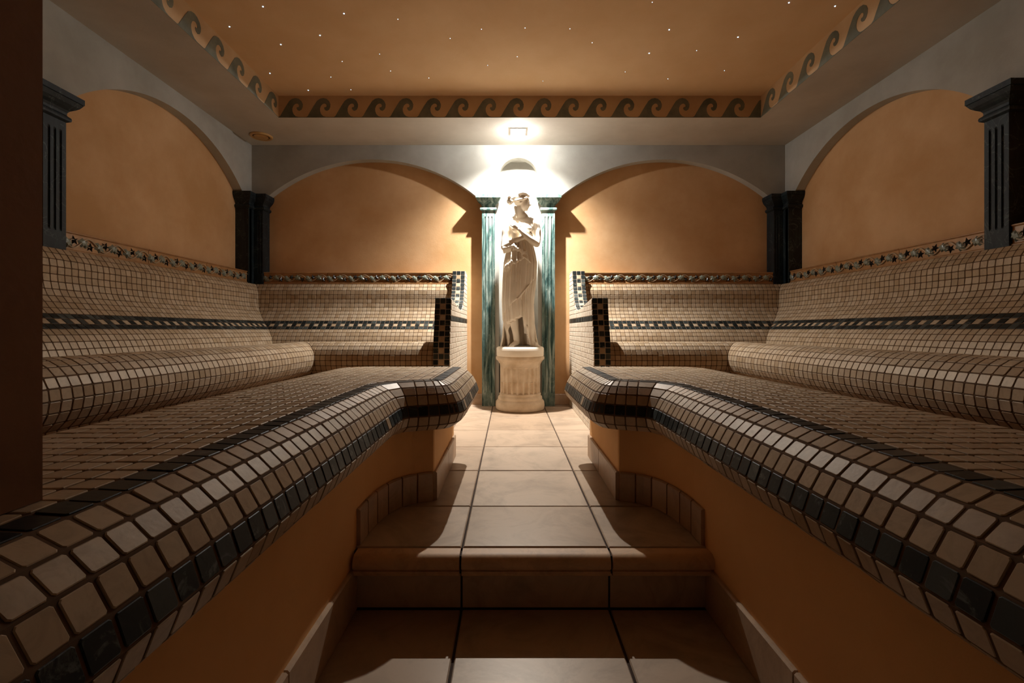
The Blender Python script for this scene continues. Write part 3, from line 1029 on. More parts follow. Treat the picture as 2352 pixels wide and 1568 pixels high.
def vine_mesh_cut(L):
    bm = bmesh.new(); bm.from_mesh(VINE)
    bmesh.ops.translate(bm, vec=(LB / 2 - L / 2, 0, 0), verts=bm.verts)
    bmesh.ops.bisect_plane(bm, geom=bm.verts[:] + bm.edges[:] + bm.faces[:], plane_co=(L / 2 - 0.003, 0, 0), plane_no=(1, 0, 0), clear_outer=True)
    me = bpy.data.meshes.new('vine_relief'); bm.to_mesh(me); bm.free(); me.materials.append(M['vine']); return me
AL = 0.022                                # face of the border in front of the arcade plane
CORN = 0.107                              # arm of the corner pilasters
NS0, NS1 = NEARC - 0.052, NEARC + 0.052   # near pilaster shaft
hb0, hb1 = HP1 + 0.002, HW - CORN
border('tile_border', 'tan relief border of vines and black stars above the left rear bench', (hx(-1, hb1), YA - AL, 0), (1, 0, 0), (0, -1, 0), hb1 - hb0)
border('tile_border', 'tan relief border of vines and black stars above the right rear bench', (hx(1, hb0), YA - AL, 0), (1, 0, 0), (0, -1, 0), hb1 - hb0)
border('tile_border', 'tan relief border along the left wall between the near and corner pilasters', (hx(-1, HW - AL), NS1, 0), (0, 1, 0), (1, 0, 0), YA - CORN - NS1)
border('tile_border', 'tan relief border along the left wall in front of its near pilaster, by the doorway', (hx(-1, HW - AL), YN + 0.01, 0), (0, 1, 0), (1, 0, 0), NS0 - YN - 0.01)
border('tile_border', 'tan relief border along the right wall between the corner and near pilasters', (hx(1, HW - AL), YA - CORN, 0), (0, -1, 0), (-1, 0, 0), YA - CORN - NS1)
border('tile_border', 'tan relief border along the right wall in front of its near pilaster, by the doorway', (hx(1, HW - AL), NS0, 0), (0, -1, 0), (-1, 0, 0), NS0 - YN - 0.01)

# ------------------------------------------------------------------ pilasters
def shaft_ring(L, wv, half, front, back, depth, z, o):
    """cross section: back-left, front with three flutes, back-right; o origin, L along, wv outwards"""
    pts = [(-half, back), (-half, front)]
    fw = half * 2
    for k in range(3):
        c = -half + fw * (0.245 + 0.255 * k); r = fw * 0.055
        for t in (0, 45, 90, 135, 180):
            pts.append((c - r * math.cos(math.radians(t)), front - depth * math.sin(math.radians(t))))
    pts += [(half, front), (half, back)]
    return [o + L * a + wv * b + Vector((0, 0, z)) for a, b in pts]

def pilaster(label, o, L, wv, half, front, z0, back, foot=0.10, paint='green', group='marbled pilasters'):
    o = Vector(o); L = Vector(L); wv = Vector(wv)
    root = empty('pilaster', o + Vector((0, 0, z0)))
    tag(root, label, 'column', group)
    zt = ZCAP - 0.122
    dp = half * 0.13
    rings = []
    for z, d in ((z0, 0), (z0 + foot, 0), (z0 + foot + 0.012, dp), (zt - 0.052, dp), (zt - 0.040, 0), (zt, 0)):
        rings.append(shaft_ring(L, wv, half, front, back, d, z, o))
    mb = MB(); mb.loft(rings)
    fix_normals(mb.obj('shaft', M[paint], root, o + Vector((0, 0, z0))))
    cap = [(0.0, zt), (0.004, zt + 0.002), (0.013, zt + 0.008), (0.015, zt + 0.016), (0.013, zt + 0.024), (0.004, zt + 0.030), (0.002, zt + 0.034),
           (0.003, zt + 0.044), (0.009, zt + 0.054), (0.022, zt + 0.064), (0.034, zt + 0.076), (0.042, zt + 0.090), (0.044, zt + 0.094), (0.043, zt + 0.096), (0.047, zt + 0.097), (0.047, zt + 0.122)]
    rings = []
    for f, z in cap:
        h, fr = half + f, front + f * 0.9
        rings.append([o + L * a + wv * b + Vector((0, 0, z)) for a, b in ((-h, back), (-h, fr), (h, fr), (h, back))])
    mb = MB(); mb.loft(rings)
    fix_normals(mb.obj('capital', M[paint], root, o + Vector((0, 0, zt))))
    return root

for s, nm in ((-1, 'left'), (1, 'right')):
    pilaster('tall pale green marbled pilaster standing on the floor just %s of the statue' % nm, (hx(s, 0.2358), YA, 0), (1, 0, 0), (0, -1, 0), 0.0505, 0.013, 0.001, 0.0)
    pilaster('blue black marbled pilaster halfway along the %s wall, cut by the picture edge' % nm, (hx(s, HW), NEARC, 0), (0, s, 0), (-s, 0, 0), 0.052, 0.036, 0.953, -REC, foot=0.085, paint='dark_marble')

def corner_pilaster(s, nm):
    root = empty('pilaster', (hx(s, HW), YA, 0.953))
    tag(root, 'blue black marbled corner pilaster where the %s wall meets the rear wall' % nm, 'column', 'marbled pilasters')
    fr = 0.036
    z0, zt = 0.953, ZCAP - 0.122
    def ring(off, z, dep=0.0, flutes=False):
        arm, f = CORN + off, fr + off * 0.9
        pts = [(-REC, arm), (f, arm)]
        if flutes:
            for c in (0.52, 0.80):
                y = arm - (arm - f) * (1 - c) if False else f + (arm - f) * c
                for t in (0, 45, 90, 135, 180):
                    pts.append((f - dep * math.sin(math.radians(t)), y + 0.006 * math.cos(math.radians(t))))
        pts.append((f, f))
        if flutes:
            for c in (0.80, 0.52)[::-1]:
                x = f + (arm - f) * c
                for t in (180, 135, 90, 45, 0):
                    pts.append((x + 0.006 * math.cos(math.radians(t)), f - dep * math.sin(math.radians(t))))
        pts += [(arm, f), (arm, -REC), (-REC, -REC)]
        # first = inward from side wall, second = towards camera from rear wall
        return [(hx(s, HW - a), YA - b, z) for a, b in pts]
    rings = [ring(0, z, d, True) for z, d in ((z0, 0), (z0 + 0.085, 0), (z0 + 0.097, 0.006), (zt - 0.052, 0.006), (zt - 0.04, 0), (zt, 0))]
    mb = MB(); mb.loft(rings); fix_normals(mb.obj('shaft', M['dark_marble'], root, (hx(s, HW), YA, z0)))
    cap = [(0.0, zt), (0.004, zt + 0.002), (0.013, zt + 0.008), (0.015, zt + 0.016), (0.013, zt + 0.024), (0.004, zt + 0.030), (0.002, zt + 0.034),
           (0.003, zt + 0.044), (0.009, zt + 0.054), (0.018, zt + 0.064), (0.028, zt + 0.076), (0.034, zt + 0.090), (0.036, zt + 0.094), (0.035, zt + 0.096), (0.038, zt + 0.097), (0.038, zt + 0.122)]
    mb = MB(); mb.loft([ring(f, z) for f, z in cap]); fix_normals(mb.obj('capital', M['dark_marble'], root, (hx(s, HW), YA, zt)))
corner_pilaster(-1, 'left'); corner_pilaster(1, 'right')

# skirting on the rear wall between pilaster and end panel
for s, nm in ((-1, 'left'), (1, 'right')):
    x0, x1 = sorted((hx(s, 0.288), hx(s, HP0)))
    mb = MB(); mb.loft([[(x, y, z) for y, z in ((YA + REC + 0.01, 0.001), (YA + REC - 0.012, 0.001), (YA + REC - 0.012, 0.082), (YA + REC - 0.008, 0.086), (YA + REC + 0.01, 0.086))] for x in (x0, x1)])
    o = mb.obj('baseboard_rear_' + nm, M['skirt']); fix_normals(o)
    tag(o, 'short tan skirting tile on the rear wall %s of the statue' % nm, kind='structure')

# ------------------------------------------------------------------ lamp fixture, vent, star lights
root = empty('ceiling_lamp', (LX, LY, ZS))
tag(root, 'small square white lamp set in the soffit above the statue', 'lamp')
mb = MB()
a, b = lw, lw - 0.008
for (x0, x1, y0, y1) in ((-a, a, -a, -b), (-a, a, b, a), (-a, -b, -b, b), (b, a, -b, b)):
    mb.box(LX + x0, LX + x1, LY + y0, LY + y1, ZS - 0.004, ZS + 0.03)
mb.obj('frame', M['lamp_frame'], root, (LX, LY, ZS))
mb = MB(); mb.box(LX - a, LX + a, LY - a, LY + a, ZS + 0.03, ZS + 0.035)
mb.obj('reflector', M['lamp_frame'], root, (LX, LY, ZS))
mb = MB()
rings = [[(LX + 0.02 * math.sin(e) * math.cos(t) + 0, LY + 0.02 * math.sin(e) * math.sin(t), ZS + 0.012 - 0.018 * math.cos(e)) for t in np.linspace(0, 2 * math.pi, 17)[:-1]] for e in np.linspace(0.15, 2.6, 8)]
mb.loft(rings)
bulb = mb.obj('bulb', M['bulb'], root, (LX, LY, ZS + 0.01), smooth=True)
bulb.visible_shadow = True

VX, VY = XC - 1.935, 3.515
root = empty('ceiling_vent', (VX, VY, ZS))
tag(root, 'round ochre air valve in the soffit corner at upper left', 'vent')
def lathe(name, prof, mat, parent, cx, cy, n=40, smooth=True):
    mb = MB()
    mb.loft([[(cx + r * math.cos(t), cy + r * math.sin(t), z) for t in np.linspace(0, 2 * math.pi, n + 1)[:-1]] for r, z in prof])
    o = mb.obj(name, mat, parent, (cx, cy, prof[0][1]), smooth=smooth)
    fix_normals(o)
    return o
lathe('valve_ring', [(0.080, ZS), (0.080, ZS - 0.006), (0.074, ZS - 0.011), (0.064, ZS - 0.012), (0.058, ZS - 0.008), (0.056, ZS + 0.01), (0.07, ZS + 0.01)], M['vent'], root, VX, VY)
lathe('valve_shade_plate', [(0.0575, ZS + 0.004), (0.0575, ZS - 0.001), (0.03, ZS - 0.001), (0.03, ZS + 0.004)], M['black'], root, VX, VY)  # shallow plate painted dark as the shade inside the valve
lathe('valve_disc', [(0.020, ZS + 0.004), (0.040, ZS - 0.001), (0.051, ZS - 0.007), (0.049, ZS - 0.010), (0.025, ZS - 0.012), (0.002, ZS - 0.0125)], M['vent'], root, VX, VY)

STARS = [(604, 15), (527, 61), (645, 102), (790, 31), (735, 81), (914, 44), (786, 141), (872, 124), (620, 168), (760, 177), (897, 163), (985, 179), (708, 207), (806, 206),
         (1106, 67), (1206, 64), (1309, 66), (1188, 130), (1247, 186), (1360, 98), (1498, 5), (1537, 68), (1491, 122), (1600, 116), (1664, 162), (1695, 85), (1812, 6), (1918, 14),
         (1436, 165), (1534, 181), (1034, 88), (1120, 150)]
bright = {0, 1, 2, 3, 4, 8, 12, 21, 22, 25, 26, 27}
sv = []
for e in (0.0, 0.7, 1.25):
    sv.append([(math.cos(e) * math.cos(t), math.cos(e) * math.sin(t), -math.sin(e)) for t in np.linspace(0, 2 * math.pi, 9)[:-1]])
mb = MB(); mb.loft(sv)
star_me = bpy.data.meshes.new('star_light'); star_me.from_pydata(mb.v, [], mb.f); star_me.materials.append(M['star'])
for i, (px, py) in enumerate(STARS):
    y = FPX * (ZC - CAMZ) / (757 - py)
    o = bpy.data.objects.new('star_light', star_me)
    link(o, None, ((px - 1170) * y / FPX, y, ZC))
    r = 0.0036 if i in bright else 0.0022
    o.scale = (r, r, r)
    tag(o, 'tiny blue white star light set in the ochre ceiling', 'light', 'star lights in the ceiling')

# ------------------------------------------------------------------ pedestal and statue
SX, SY = XC + 0.010, 3.545
ped = empty('pedestal', (SX, SY, 0.0))
tag(ped, 'round fluted cast stone pedestal under the statue', 'pedestal')
def ring_c(r, z, n=64, fl=None, sq=0.0):
    out = []
    for i in range(n):
        t = 2 * math.pi * i / n
        rr = r
        if fl: rr = r - fl * max(0.0, math.cos(i * math.pi / 2)) 
        out.append((SX + rr * math.cos(t), SY + rr * math.sin(t), z))
    return out
def lathe2(name, prof, parent, mat, n=64):
    mb = MB(); mb.loft([ring_c(r, z, n) for r, z in prof]); return fix_normals(mb.obj(name, mat, parent, (SX, SY, prof[0][1]), smooth=True))
lathe2('base', [(0.176, 0.001), (0.183, 0.012), (0.185, 0.035), (0.182, 0.062), (0.172, 0.074), (0.166, 0.078), (0.168, 0.084), (0.166, 0.098), (0.158, 0.106), (0.154, 0.110), (0.158, 0.116), (0.155, 0.124), (0.148, 0.128)], ped, M['pedestal'])
# fluted drum: flutes deep below, shallow above, with round stops between
mb = MB()
nF, per = 22, 12
rings = []
for z, d in ((0.126, 0.0), (0.130, 0.017), (0.202, 0.017), (0.207, 0.014), (0.210, 0.004), (0.213, 0.009), (0.312, 0.009), (0.322, 0.0), (0.332, 0.0)):
    rg = []
    for i in range(nF * per):
        ph = (i % per) / per
        u = math.sin(math.pi * min(1, max(0, (ph - 0.14) / 0.72)))
        rg.append((SX + (0.150 - d * max(0, u) ** 0.6) * math.cos(2 * math.pi * i / (nF * per)), SY + (0.150 - d * max(0, u) ** 0.6) * math.sin(2 * math.pi * i / (nF * per)), z))
    rings.append(rg)
mb.loft(rings)
fix_normals(mb.obj('drum', M['pedestal'], ped, (SX, SY, 0.126), smooth=False))
lathe2('cap', [(0.148, 0.328), (0.152, 0.334), (0.152, 0.342), (0.157, 0.348), (0.166, 0.364), (0.176, 0.374), (0.181, 0.378), (0.183, 0.386), (0.182, 0.398), (0.178, 0.402)], ped, M['pedestal'])

SY -= 0.022
st = empty('statue', (SX, SY, 0.402))
tag(st, 'white cast stone statue of a draped woman in the lit niche', 'statue')
lathe2('plinth', [(0.172, 0.403), (0.177, 0.408), (0.178, 0.462), (0.173, 0.470), (0.165, 0.4735)], st, M['statue'])

def skin_mesh(nodes, edges, root_i=0, sub=2, n=12):
    """a tapering limb through the nodes ((x, y, z), r or (rx, ry)), rounded at both ends"""
    P = [Vector(p) for p, r in nodes]
    Rr = [r if isinstance(r, tuple) else (r, r) for p, r in nodes]
    # Catmull-Rom refinement
    Q, S = [], []
    for i in range(len(P) - 1):
        p0, p1, p2, p3 = P[max(i - 1, 0)], P[i], P[i + 1], P[min(i + 2, len(P) - 1)]
        for k in range(6):
            t = k / 6
            Q.append(0.5 * ((2 * p1) + (p2 - p0) * t + (2 * p0 - 5 * p1 + 4 * p2 - p3) * t * t + (3 * p1 - p0 - 3 * p2 + p3) * t ** 3))
            u = t * t * (3 - 2 * t)
            S.append((Rr[i][0] * (1 - u) + Rr[i + 1][0] * u, Rr[i][1] * (1 - u) + Rr[i + 1][1] * u))
    Q.append(P[-1]); S.append(Rr[-1])
    t0, t1 = (Q[1] - Q[0]).normalized(), (Q[-1] - Q[-2]).normalized()
    rings_c, rings_r = [], []
    for f in (0.95, 0.75, 0.4):
        rings_c.append(Q[0] - t0 * S[0][0] * f); rings_r.append(tuple(x * math.sqrt(1 - f * f) for x in S[0]))
    rings_c += Q; rings_r += S
    for f in (0.4, 0.75, 0.95):
        rings_c.append(Q[-1] + t1 * S[-1][0] * f); rings_r.append(tuple(x * math.sqrt(1 - f * f) for x in S[-1]))
    mb = MB(); rings = []
    for i, (c, r) in enumerate(zip(rings_c, rings_r)):
        t = (rings_c[min(i + 1, len(rings_c) - 1)] - rings_c[max(i - 1, 0)]).normalized()
        ref = Vector((0, 1, 0)) if abs(t.y) < 0.8 else Vector((0, 0, 1))
        ex = ref.cross(t).normalized() if abs(t.y) < 0.8 else ref.cross(t).normalized()
        ey = t.cross(ex).normalized()
        rings.append([tuple(c + ex * r[0] * math.cos(a) + ey * r[1] * math.sin(a)) for a in np.linspace(0, 2 * math.pi, n + 1)[:-1]])
    mb.loft(rings)
    return mb

def ellipsoid(c, r, rot=None, nu=20, nv=14):
    mb = MB(); rings = []
    for e in np.linspace(-math.pi / 2 + 0.12, math.pi / 2 - 0.12, nv):
        rings.append([(math.cos(e) * math.cos(t), math.cos(e) * math.sin(t), math.sin(e)) for t in np.linspace(0, 2 * math.pi, nu + 1)[:-1]])
    mb.loft(rings)
    Rm = rot if rot is not None else Matrix.Identity(3)
    mb.v = [tuple(Vector(c) + Rm @ Vector((v[0] * r[0], v[1] * r[1], v[2] * r[2]))) for v in mb.v]
    return mb

# statue space: x to the picture's right, y away from the camera, z up; metres from the statue's axis
def sp(px, py, y=0.0):
    """point from picture measures at the statue's distance"""
    return ((px - 1194) * 0.0033, y, 0.6 - (py - 757) * 0.0033)
def wp(p): return (SX + p[0], SY + p[1], p[2])

def remesh(parts, name, voxel, parent, mat, smooth_it=2):
    bm = bmesh.new()
    for p in parts:
        if isinstance(p, MB):
            me = bpy.data.meshes.new('t'); me.from_pydata(p.v, [], p.f); bm.from_mesh(me)
        else:
            bm.from_mesh(p)
    bmesh.ops.recalc_face_normals(bm, faces=bm.faces)
    me = bpy.data.meshes.new(name); bm.to_mesh(me); bm.free()
    o = bpy.data.objects.new('tmp', me); COL.objects.link(o)
    m = o.modifiers.new('r', 'REMESH'); m.mode = 'VOXEL'; m.voxel_size = voxel
    if smooth_it:
        sm = o.modifiers.new('s', 'SMOOTH'); sm.factor = 0.5; sm.iterations = smooth_it
    dg = bpy.context.evaluated_depsgraph_get(); dg.update()
    out = bpy.data.meshes.new_from_object(o.evaluated_get(dg))
    bpy.data.objects.remove(o)
    out.name = name
    out.transform(Matrix.Translation(Vector((SX, SY, 0)) - W[parent.name]))
    out.materials.clear(); out.materials.append(mat)
    out.polygons.foreach_set('use_smooth', [True] * len(out.polygons))
    ob = bpy.data.objects.new(name, out)
    link(ob, parent, W[parent.name])
    return ob

body_parts = []
# trunk, neck, arms and legs
body_parts.append(skin_mesh([(sp(1193, 640), (0.096, 0.074)), (sp(1193, 610), (0.108, 0.080)), (sp(1193, 580, -0.004), (0.094, 0.068)), (sp(1194, 562, -0.004), (0.084, 0.060)), (sp(1196, 543), (0.090, 0.062)),
                             (sp(1197, 525), (0.100, 0.060)), (sp(1197, 512, 0.006), (0.094, 0.046)), (sp(1196, 504, 0.008), (0.060, 0.036))], [], n=24))
body_parts.append(skin_mesh([(sp(1196, 511, 0.006), (0.044, 0.036)), (sp(1194, 500, 0.004), (0.034, 0.031)), (sp(1193, 490, 0.002), (0.030, 0.029)), (sp(1195, 476, 0.0), (0.030, 0.029))], [], n=16))
body_parts.append(skin_mesh([(sp(1178, 505, 0.006), 0.022), (sp(1168, 513, 0.0), 0.034), (sp(1163, 530, -0.002), 0.033), (sp(1160, 550, -0.008), 0.029), (sp(1158, 570, -0.02), 0.026)], [], n=16))
body_parts.append(skin_mesh([(sp(1158, 570, -0.02), 0.026), (sp(1168, 566, -0.052), 0.027), (sp(1182, 559, -0.076), 0.022), (sp(1197, 553, -0.090), 0.015)], [], n=16))
body_parts.append(skin_mesh([(sp(1216, 506, 0.008), 0.022), (sp(1227, 514, 0.006), 0.033), (sp(1233, 530, 0.004), 0.027), (sp(1234, 548, -0.004), 0.024), (sp(1231, 563, -0.028), 0.025)], [], n=16))
body_parts.append(skin_mesh([(sp(1231, 563, -0.028), 0.025), (sp(1220, 558, -0.066), 0.026), (sp(1206, 548, -0.088), 0.021), (sp(1192, 535, -0.094), 0.014)], [], n=16))
body_parts.append(skin_mesh([(sp(1180, 620, 0.0), 0.066), (sp(1178, 650, -0.012), 0.062), (sp(1174, 698, -0.045), 0.043), (sp(1178, 730, -0.022), 0.037), (sp(1184, 765, -0.014), 0.025), (sp(1186, 783, -0.010), 0.022)], [], n=16))
body_parts.append(skin_mesh([(sp(1187, 786, 0.004), 0.021), (sp(1183, 788, -0.032), 0.020), (sp(1177, 791, -0.070), (0.021, 0.013)), (sp(1174, 793, -0.095), (0.018, 0.009))], [], n=14))
body_parts.append(skin_mesh([(sp(1207, 620, 0.0), 0.064), (sp(1208, 650, -0.002), 0.060), (sp(1210, 702, -0.012), 0.043), (sp(1213, 735, 0.006), 0.037), (sp(1215, 770, 0.006), 0.024), (sp(1216, 784, 0.008), 0.022)], [], n=16))
body_parts.append(skin_mesh([(sp(1215, 786, 0.014), 0.021), (sp(1221, 788, -0.016), 0.020), (sp(1228, 791, -0.046), (0.021, 0.013)), (sp(1232, 793, -0.066), (0.018, 0.009))], [], n=14))
for fx, fy, dx, dy in ((1174, -0.095, -0.10, -1), (1232, -0.066, 0.5, -1)):
    for k in range(5):
        o_ = (k - 2) * 0.0075
        b0 = Vector(sp(fx, 794, fy)) + Vector((o_, abs(o_) * 0.5, 0)); b1 = b0 + Vector((dx, dy, -0.1)).normalized() * 0.017
        body_parts.append(skin_mesh([(tuple(b0), 0.006), (tuple(b1), 0.005)], [], n=8))
# breasts
body_parts.append(ellipsoid(sp(1211, 531, -0.056), (0.030, 0.026, 0.028)))
body_parts.append(ellipsoid(sp(1184, 531, -0.054), (0.029, 0.025, 0.027)))
# head in profile, turned to the picture's right, bent slightly
Rh = Matrix.Rotation(math.radians(8), 3, 'Y')
hc = Vector(sp(1197, 465, -0.004))
def hp(x, y, z): return tuple(hc + Rh @ Vector((x, y, z)))
body_parts.append(ellipsoid(hp(-0.006, 0, 0.014), (0.058, 0.047, 0.056), Rh))      # skull
body_parts.append(ellipsoid(hp(0.022, 0, -0.018), (0.036, 0.038, 0.052), Rh))      # face
body_parts.append(ellipsoid(hp(0.044, 0, -0.054), (0.014, 0.016, 0.014), Rh))      # chin
body_parts.append(skin_mesh([(hp(0.054, 0, 0.014), 0.006), (hp(0.064, 0, -0.004), 0.0075), (hp(0.069, 0, -0.015), 0.009), (hp(0.056, 0, -0.020), 0.008)], [(0, 1), (1, 2), (2, 3)], 0, 1))   # nose
body_parts.append(ellipsoid(hp(0.056, 0, -0.031), (0.009, 0.014, 0.0045), Rh))     # upper lip
body_parts.append(ellipsoid(hp(0.054, 0, -0.040), (0.009, 0.012, 0.0045), Rh))     # lower lip
body_parts.append(ellipsoid(hp(0.047, -0.018, 0.014), (0.012, 0.014, 0.005), Rh))  # brow
body_parts.append(ellipsoid(hp(0.047, 0.018, 0.014), (0.012, 0.014, 0.005), Rh))
body_parts.append(ellipsoid(hp(0.046, -0.020, 0.002), (0.008, 0.010, 0.006), Rh))  # eyes
body_parts.append(ellipsoid(hp(0.046, 0.020, 0.002), (0.008, 0.010, 0.006), Rh))
for sy in (-1, 1):
    body_parts.append(ellipsoid(hp(-0.006, sy * 0.044, -0.012), (0.010, 0.006, 0.016), Rh))   # ears
body_parts.append(skin_mesh([(sp(1195, 486, 0.002), 0.027), (sp(1196, 474, 0.0), 0.028)], [(0, 1)], 0, 1))
# hands: five fingers each
def hand(w, d, across, nrm, curl, L=0.062, r=0.0062):
    w, d, across, nrm = Vector(w), Vector(d).normalized(), Vector(across).normalized(), Vector(nrm).normalized()
    parts = [skin_mesh([(tuple(w), (0.013, 0.011)), (tuple(w + d * 0.022), (0.019, 0.010)), (tuple(w + d * 0.040), (0.020, 0.0085))], [(0, 1), (1, 2)], 0, 1)]
    for k, (off, ln) in enumerate(((-0.0165, 0.80), (-0.0055, 0.95), (0.0055, 1.0), (0.0165, 0.9))):
        p = w + d * 0.036 + across * off
        pts, dirv = [tuple(p)], d + across * off * 4
        for seg, f in enumerate((0.42, 0.33, 0.25)):
            dirv = (dirv + nrm * curl * (0.35 + 0.35 * seg)).normalized()
            p = p + dirv * L * ln * f
            pts.append(tuple(p))
        parts.append(skin_mesh([(q, rr) for q, rr in zip(pts, (r * 1.1, r, r * 0.92, r * 0.78))], [(0, 1), (1, 2), (2, 3)], 0, 1))
    p = w + d * 0.012 + across * 0.017
    p1 = p + (d * 0.5 + across * 0.8 + nrm * 0.25).normalized() * 0.022
    p2 = p1 + (d * 0.9 + across * 0.35 + nrm * 0.3).normalized() * 0.02
    parts.append(skin_mesh([(tuple(p), r * 1.4), (tuple(p1), r * 1.15), (tuple(p2), r * 0.85)], [(0, 1), (1, 2)], 0, 1))
    return parts
body_parts += hand(sp(1192, 535, -0.090), (-0.8, -0.05, 0.75), (0.7, 0, 0.75), (0.1, 1, 0), 0.55)
body_parts += hand(sp(1197, 553, -0.082), (0.9, 0.1, 0.30), (-0.2, 0, 0.9), (0.1, 1, 0), 0.5)
body = remesh(body_parts, 'body', 0.0042, st, M['statue'], 2)

# hair: cap with waves, loose bun behind and a knot on top
hair = [ellipsoid(hp(-0.012, 0, 0.022), (0.062, 0.052, 0.056), Rh)]
for k in range(9):
    t = k / 8
    for sy in (-1, 1):
        hair.append(ellipsoid(hp(0.044 - 0.085 * t, sy * (0.030 + 0.022 * math.sin(math.pi * t)), 0.040 - 0.012 * t + 0.028 * math.sin(math.pi * t) * 0.6), (0.013, 0.010, 0.012), Rh))
for k in range(7):
    t = k / 6
    for sy in (-1, 1):
        hair.append(ellipsoid(hp(0.030 - 0.070 * t, sy * 0.050, 0.018 - 0.030 * t), (0.012, 0.009, 0.010), Rh))
rr = random.Random(4)
for k in range(14):
    a = 2 * math.pi * k / 14
    hair.append(ellipsoid((Vector(sp(1171.5, 462)) + Vector((0.016 * math.cos(a), rr.uniform(-0.02, 0.02), 0.024 * math.sin(a)))), (0.012, 0.013, 0.012)))
hair.append(ellipsoid(sp(1172, 462), (0.020, 0.026, 0.027)))
hair.append(ellipsoid(sp(1179, 459), (0.016, 0.018, 0.016)))
for k in range(8):
    a = 2 * math.pi * k / 8
    hair.append(ellipsoid((Vector(sp(1189, 445)) + Vector((0.014 * math.cos(a), 0.008 * math.sin(2 * a), 0.010 * math.sin(a)))), (0.010, 0.012, 0.010)))
hair.append(skin_mesh([(sp(1183, 478, -0.004), 0.012), (sp(1184.5, 490, -0.012), 0.009), (sp(1186, 501, -0.022), 0.006)], [(0, 1), (1, 2)], 0, 1))
remesh(hair, 'hair', 0.0038, st, M['statue'], 1)

# drapery: lofted sections with folds
def drape(name, secs, folds, amp, t0=0.0, t1=2 * math.pi, n=160, thick=0.006, hem=None, ph=0.0):
    """secs: (py, xl, xr, depth_front, depth_back, amp factor) down the figure"""
    secs = sorted(secs, key=lambda q: q[0])
    ys = np.linspace(secs[0][0], secs[-1][0], 56)
    cols = [np.interp(ys, [q[0] for q in secs], [q[i] for q in secs]) for i in range(1, 6)]
    closed = t1 - t0 > 6.28
    ts = np.linspace(t0, t1, n + 1)[:-1] if closed else np.linspace(t0, t1, n)
    outer, inner = [], []
    for i, py in enumerate(ys):
        xl, xr, df, db, af = (c[i] for c in cols)
        ro, ri = [], []
        for t in ts:
            pyy = py
            if hem: pyy = min(py, hem(t))
            f = 0
            for m, w, p in folds:
                f += w * abs(math.sin(m * t / 2 + p + ph + (pyy - 560) * 0.004 * (1 if p > 1 else -1))) 
            k = amp * af * (f - 0.5)
            cx, hw = (xl + xr) / 2, (xr - xl) / 2
            dy = df if math.sin(t) < 0 else db
            c, s_ = math.cos(t), math.sin(t)
            x = cx + hw * c
            base = sp(x, pyy, dy * s_)
            nr = Vector((c / max(hw * 0.0033, 0.01), s_ / max(dy, 0.01), 0)).normalized()
            ro.append(tuple(Vector(base) + nr * k))
            ri.append(tuple(Vector(base) + nr * (k - thick)))
        outer.append(ro); inner.append(ri)
    mb = MB()
    mb.loft(outer, closed=closed, caps=False); mb.loft(inner, closed=closed, caps=False)
    nn = len(ts)
    def rim(a, b):
        for j in range(nn if closed else nn - 1):
            k = (j + 1) % nn
            mb.add([a[j], a[k], b[k], b[j]], [(0, 1, 2, 3)])
    rim(outer[0], inner[0]); rim(outer[-1], inner[-1])
    mb.v = [wp(v) for v in mb.v]
    o = mb.obj(name, M['statue'], st, W[st.name], smooth=True)
    bm = bmesh.new(); bm.from_mesh(o.data); bmesh.ops.remove_doubles(bm, verts=bm.verts, dist=1e-5); bmesh.ops.recalc_face_normals(bm, faces=bm.faces)
    bm.to_mesh(o.data); bm.free()
    return o
FO = ((14, 0.7, 0.3), (23, 0.5, 1.7), (37, 0.25, 2.6))
# gown from the waist down, falling open over the viewer's left shin
gown_secs = [(551, 1170, 1219, 0.066, 0.058, 0.5), (565, 1167, 1222, 0.070, 0.060, 0.7), (585, 1163, 1226, 0.078, 0.070, 0.9), (605, 1159, 1229, 0.084, 0.078, 1.0),
             (640, 1157, 1228, 0.086, 0.080, 1.1), (680, 1156, 1222, 0.094, 0.076, 1.1), (705, 1157, 1222, 0.096, 0.074, 1.2), (735, 1158, 1223, 0.084, 0.074, 1.3),
             (760, 1164, 1222, 0.066, 0.074, 1.5), (780, 1168, 1222, 0.062, 0.074, 1.6), (794, 1170, 1226, 0.064, 0.076, 1.7)]
def gown_hem(t):
    # open in front of the shin between about 225 and 285 degrees
    a = math.degrees(t) % 360
    if 205 < a < 292:
        u = (a - 205) / 87.0
        return 745 - 22 * u if a < 286 else 745 - 22 * u + (a - 286) / 6.0 * 60
    if 180 < a <= 205: return 794 - (a - 180) / 25.0 * 49
    if 285 < a < 310: return 723 + (a - 285) / 25.0 * 71
    return 794
drape('gown', gown_secs, FO, 0.013, hem=gown_hem)
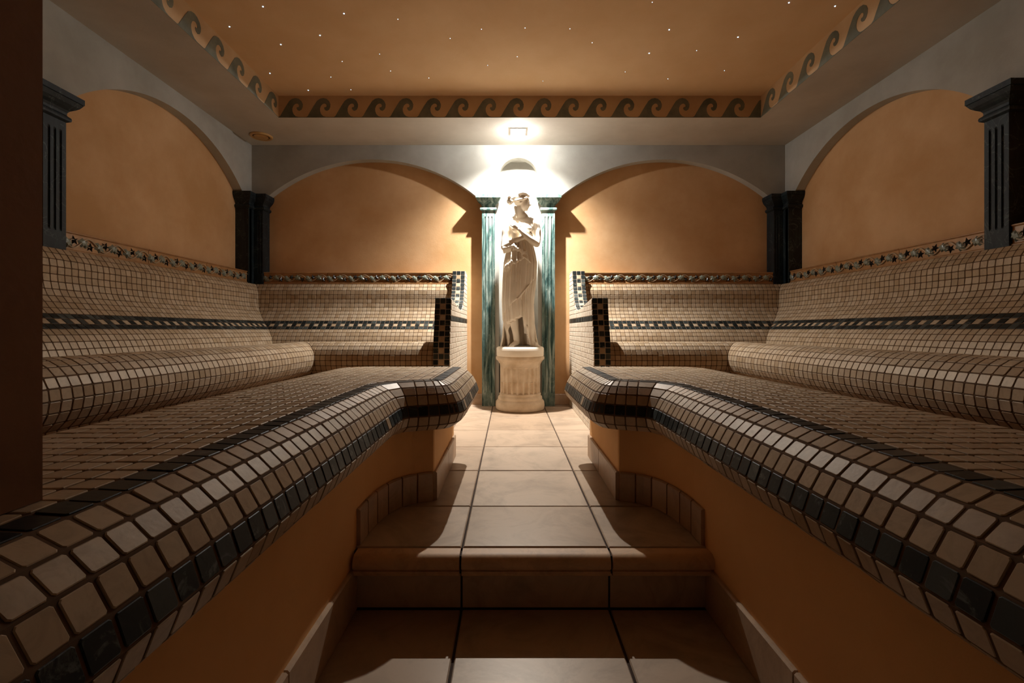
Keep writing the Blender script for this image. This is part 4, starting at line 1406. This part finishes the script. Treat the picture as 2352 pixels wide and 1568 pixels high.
# outer wrap with a diagonal hem from hip to knee
wrap_secs = [(556, 1168, 1221, 0.074, 0.064, 0.4), (585, 1161.5, 1227.5, 0.086, 0.078, 0.8), (605, 1157.5, 1230.5, 0.093, 0.086, 1.0), (640, 1155.5, 1229.5, 0.096, 0.088, 1.0),
             (690, 1154, 1224, 0.104, 0.084, 1.0), (735, 1156, 1224, 0.092, 0.080, 1.0), (757, 1162, 1224, 0.074, 0.078, 1.0)]
def wrap_hem(t):
    a = math.degrees(t) % 360
    if 180 <= a <= 262: return 735 - (a - 180) / 82.0 * 45
    if 262 < a <= 350: return 690 - (a - 262) / 88.0 * 62
    if a > 350: return 628 + (a - 350) / 10.0 * 60
    if a < 180: return 688 + min(a, 60) / 60.0 * 60 - max(0, a - 120) / 60 * 13
    return 735
drape('wrap', wrap_secs, ((9, 0.7, 0.9), (17, 0.5, 2.0), (29, 0.2, 0.4)), 0.011, hem=wrap_hem, ph=0.7)
# gathered knot of cloth at the hip and folds over the forearm
kn = []
for k in range(16):
    t = k / 15
    kn.append(ellipsoid(sp(1183 + 22 * math.sin(t * 5), 575 + 48 * t, -0.092 - 0.008 * math.cos(t * 9)), (0.012, 0.010, 0.017), Matrix.Rotation(0.8 * math.sin(t * 7), 3, 'Y')))
for k in range(7):
    t = k / 6
    kn.append(skin_mesh([(sp(1157 + 22 * t, 566 - 4 * t, -0.036 - 0.05 * t), 0.007), (sp(1156 + 24 * t, 575 - 3 * t, -0.052 - 0.05 * t), 0.008), (sp(1158 + 24 * t, 583 - 4 * t, -0.03 - 0.05 * t), 0.008)], [(0, 1), (1, 2)], 0, 1))
for x0, y0, x1, y1, r in ((1176, 568, 1170, 640, 0.006), (1186, 560, 1184, 650, 0.006), (1198, 560, 1197, 600, 0.006), (1205, 562, 1212, 610, 0.005), (1196, 590, 1222, 612, 0.006), (1188, 690, 1221, 646, 0.007), (1193, 600, 1196, 690, 0.006)):
    d = lambda yy: -0.097 if yy > 600 else -0.084
    kn.append(skin_mesh([(sp(x0, y0, d(y0)), r), (sp((x0 + x1) / 2, (y0 + y1) / 2, -0.104), r), (sp(x1, y1, d(y1) + (0.05 if x1 > 1215 else 0)), r * 0.8)], [(0, 1), (1, 2)], 0, 1))
remesh(kn, 'cloth_folds', 0.0042, st, M['statue'], 2)
# cloth falling behind the legs to the plinth
drape('rear_cloth', [(700, 1160, 1222, 0.02, 0.085, 0.6), (740, 1158, 1224, 0.02, 0.09, 1.0), (775, 1156, 1228, 0.025, 0.092, 1.4), (795, 1152, 1232, 0.03, 0.094, 1.6)],
      FO, 0.012, t0=-0.2, t1=math.pi + 0.2, n=90)
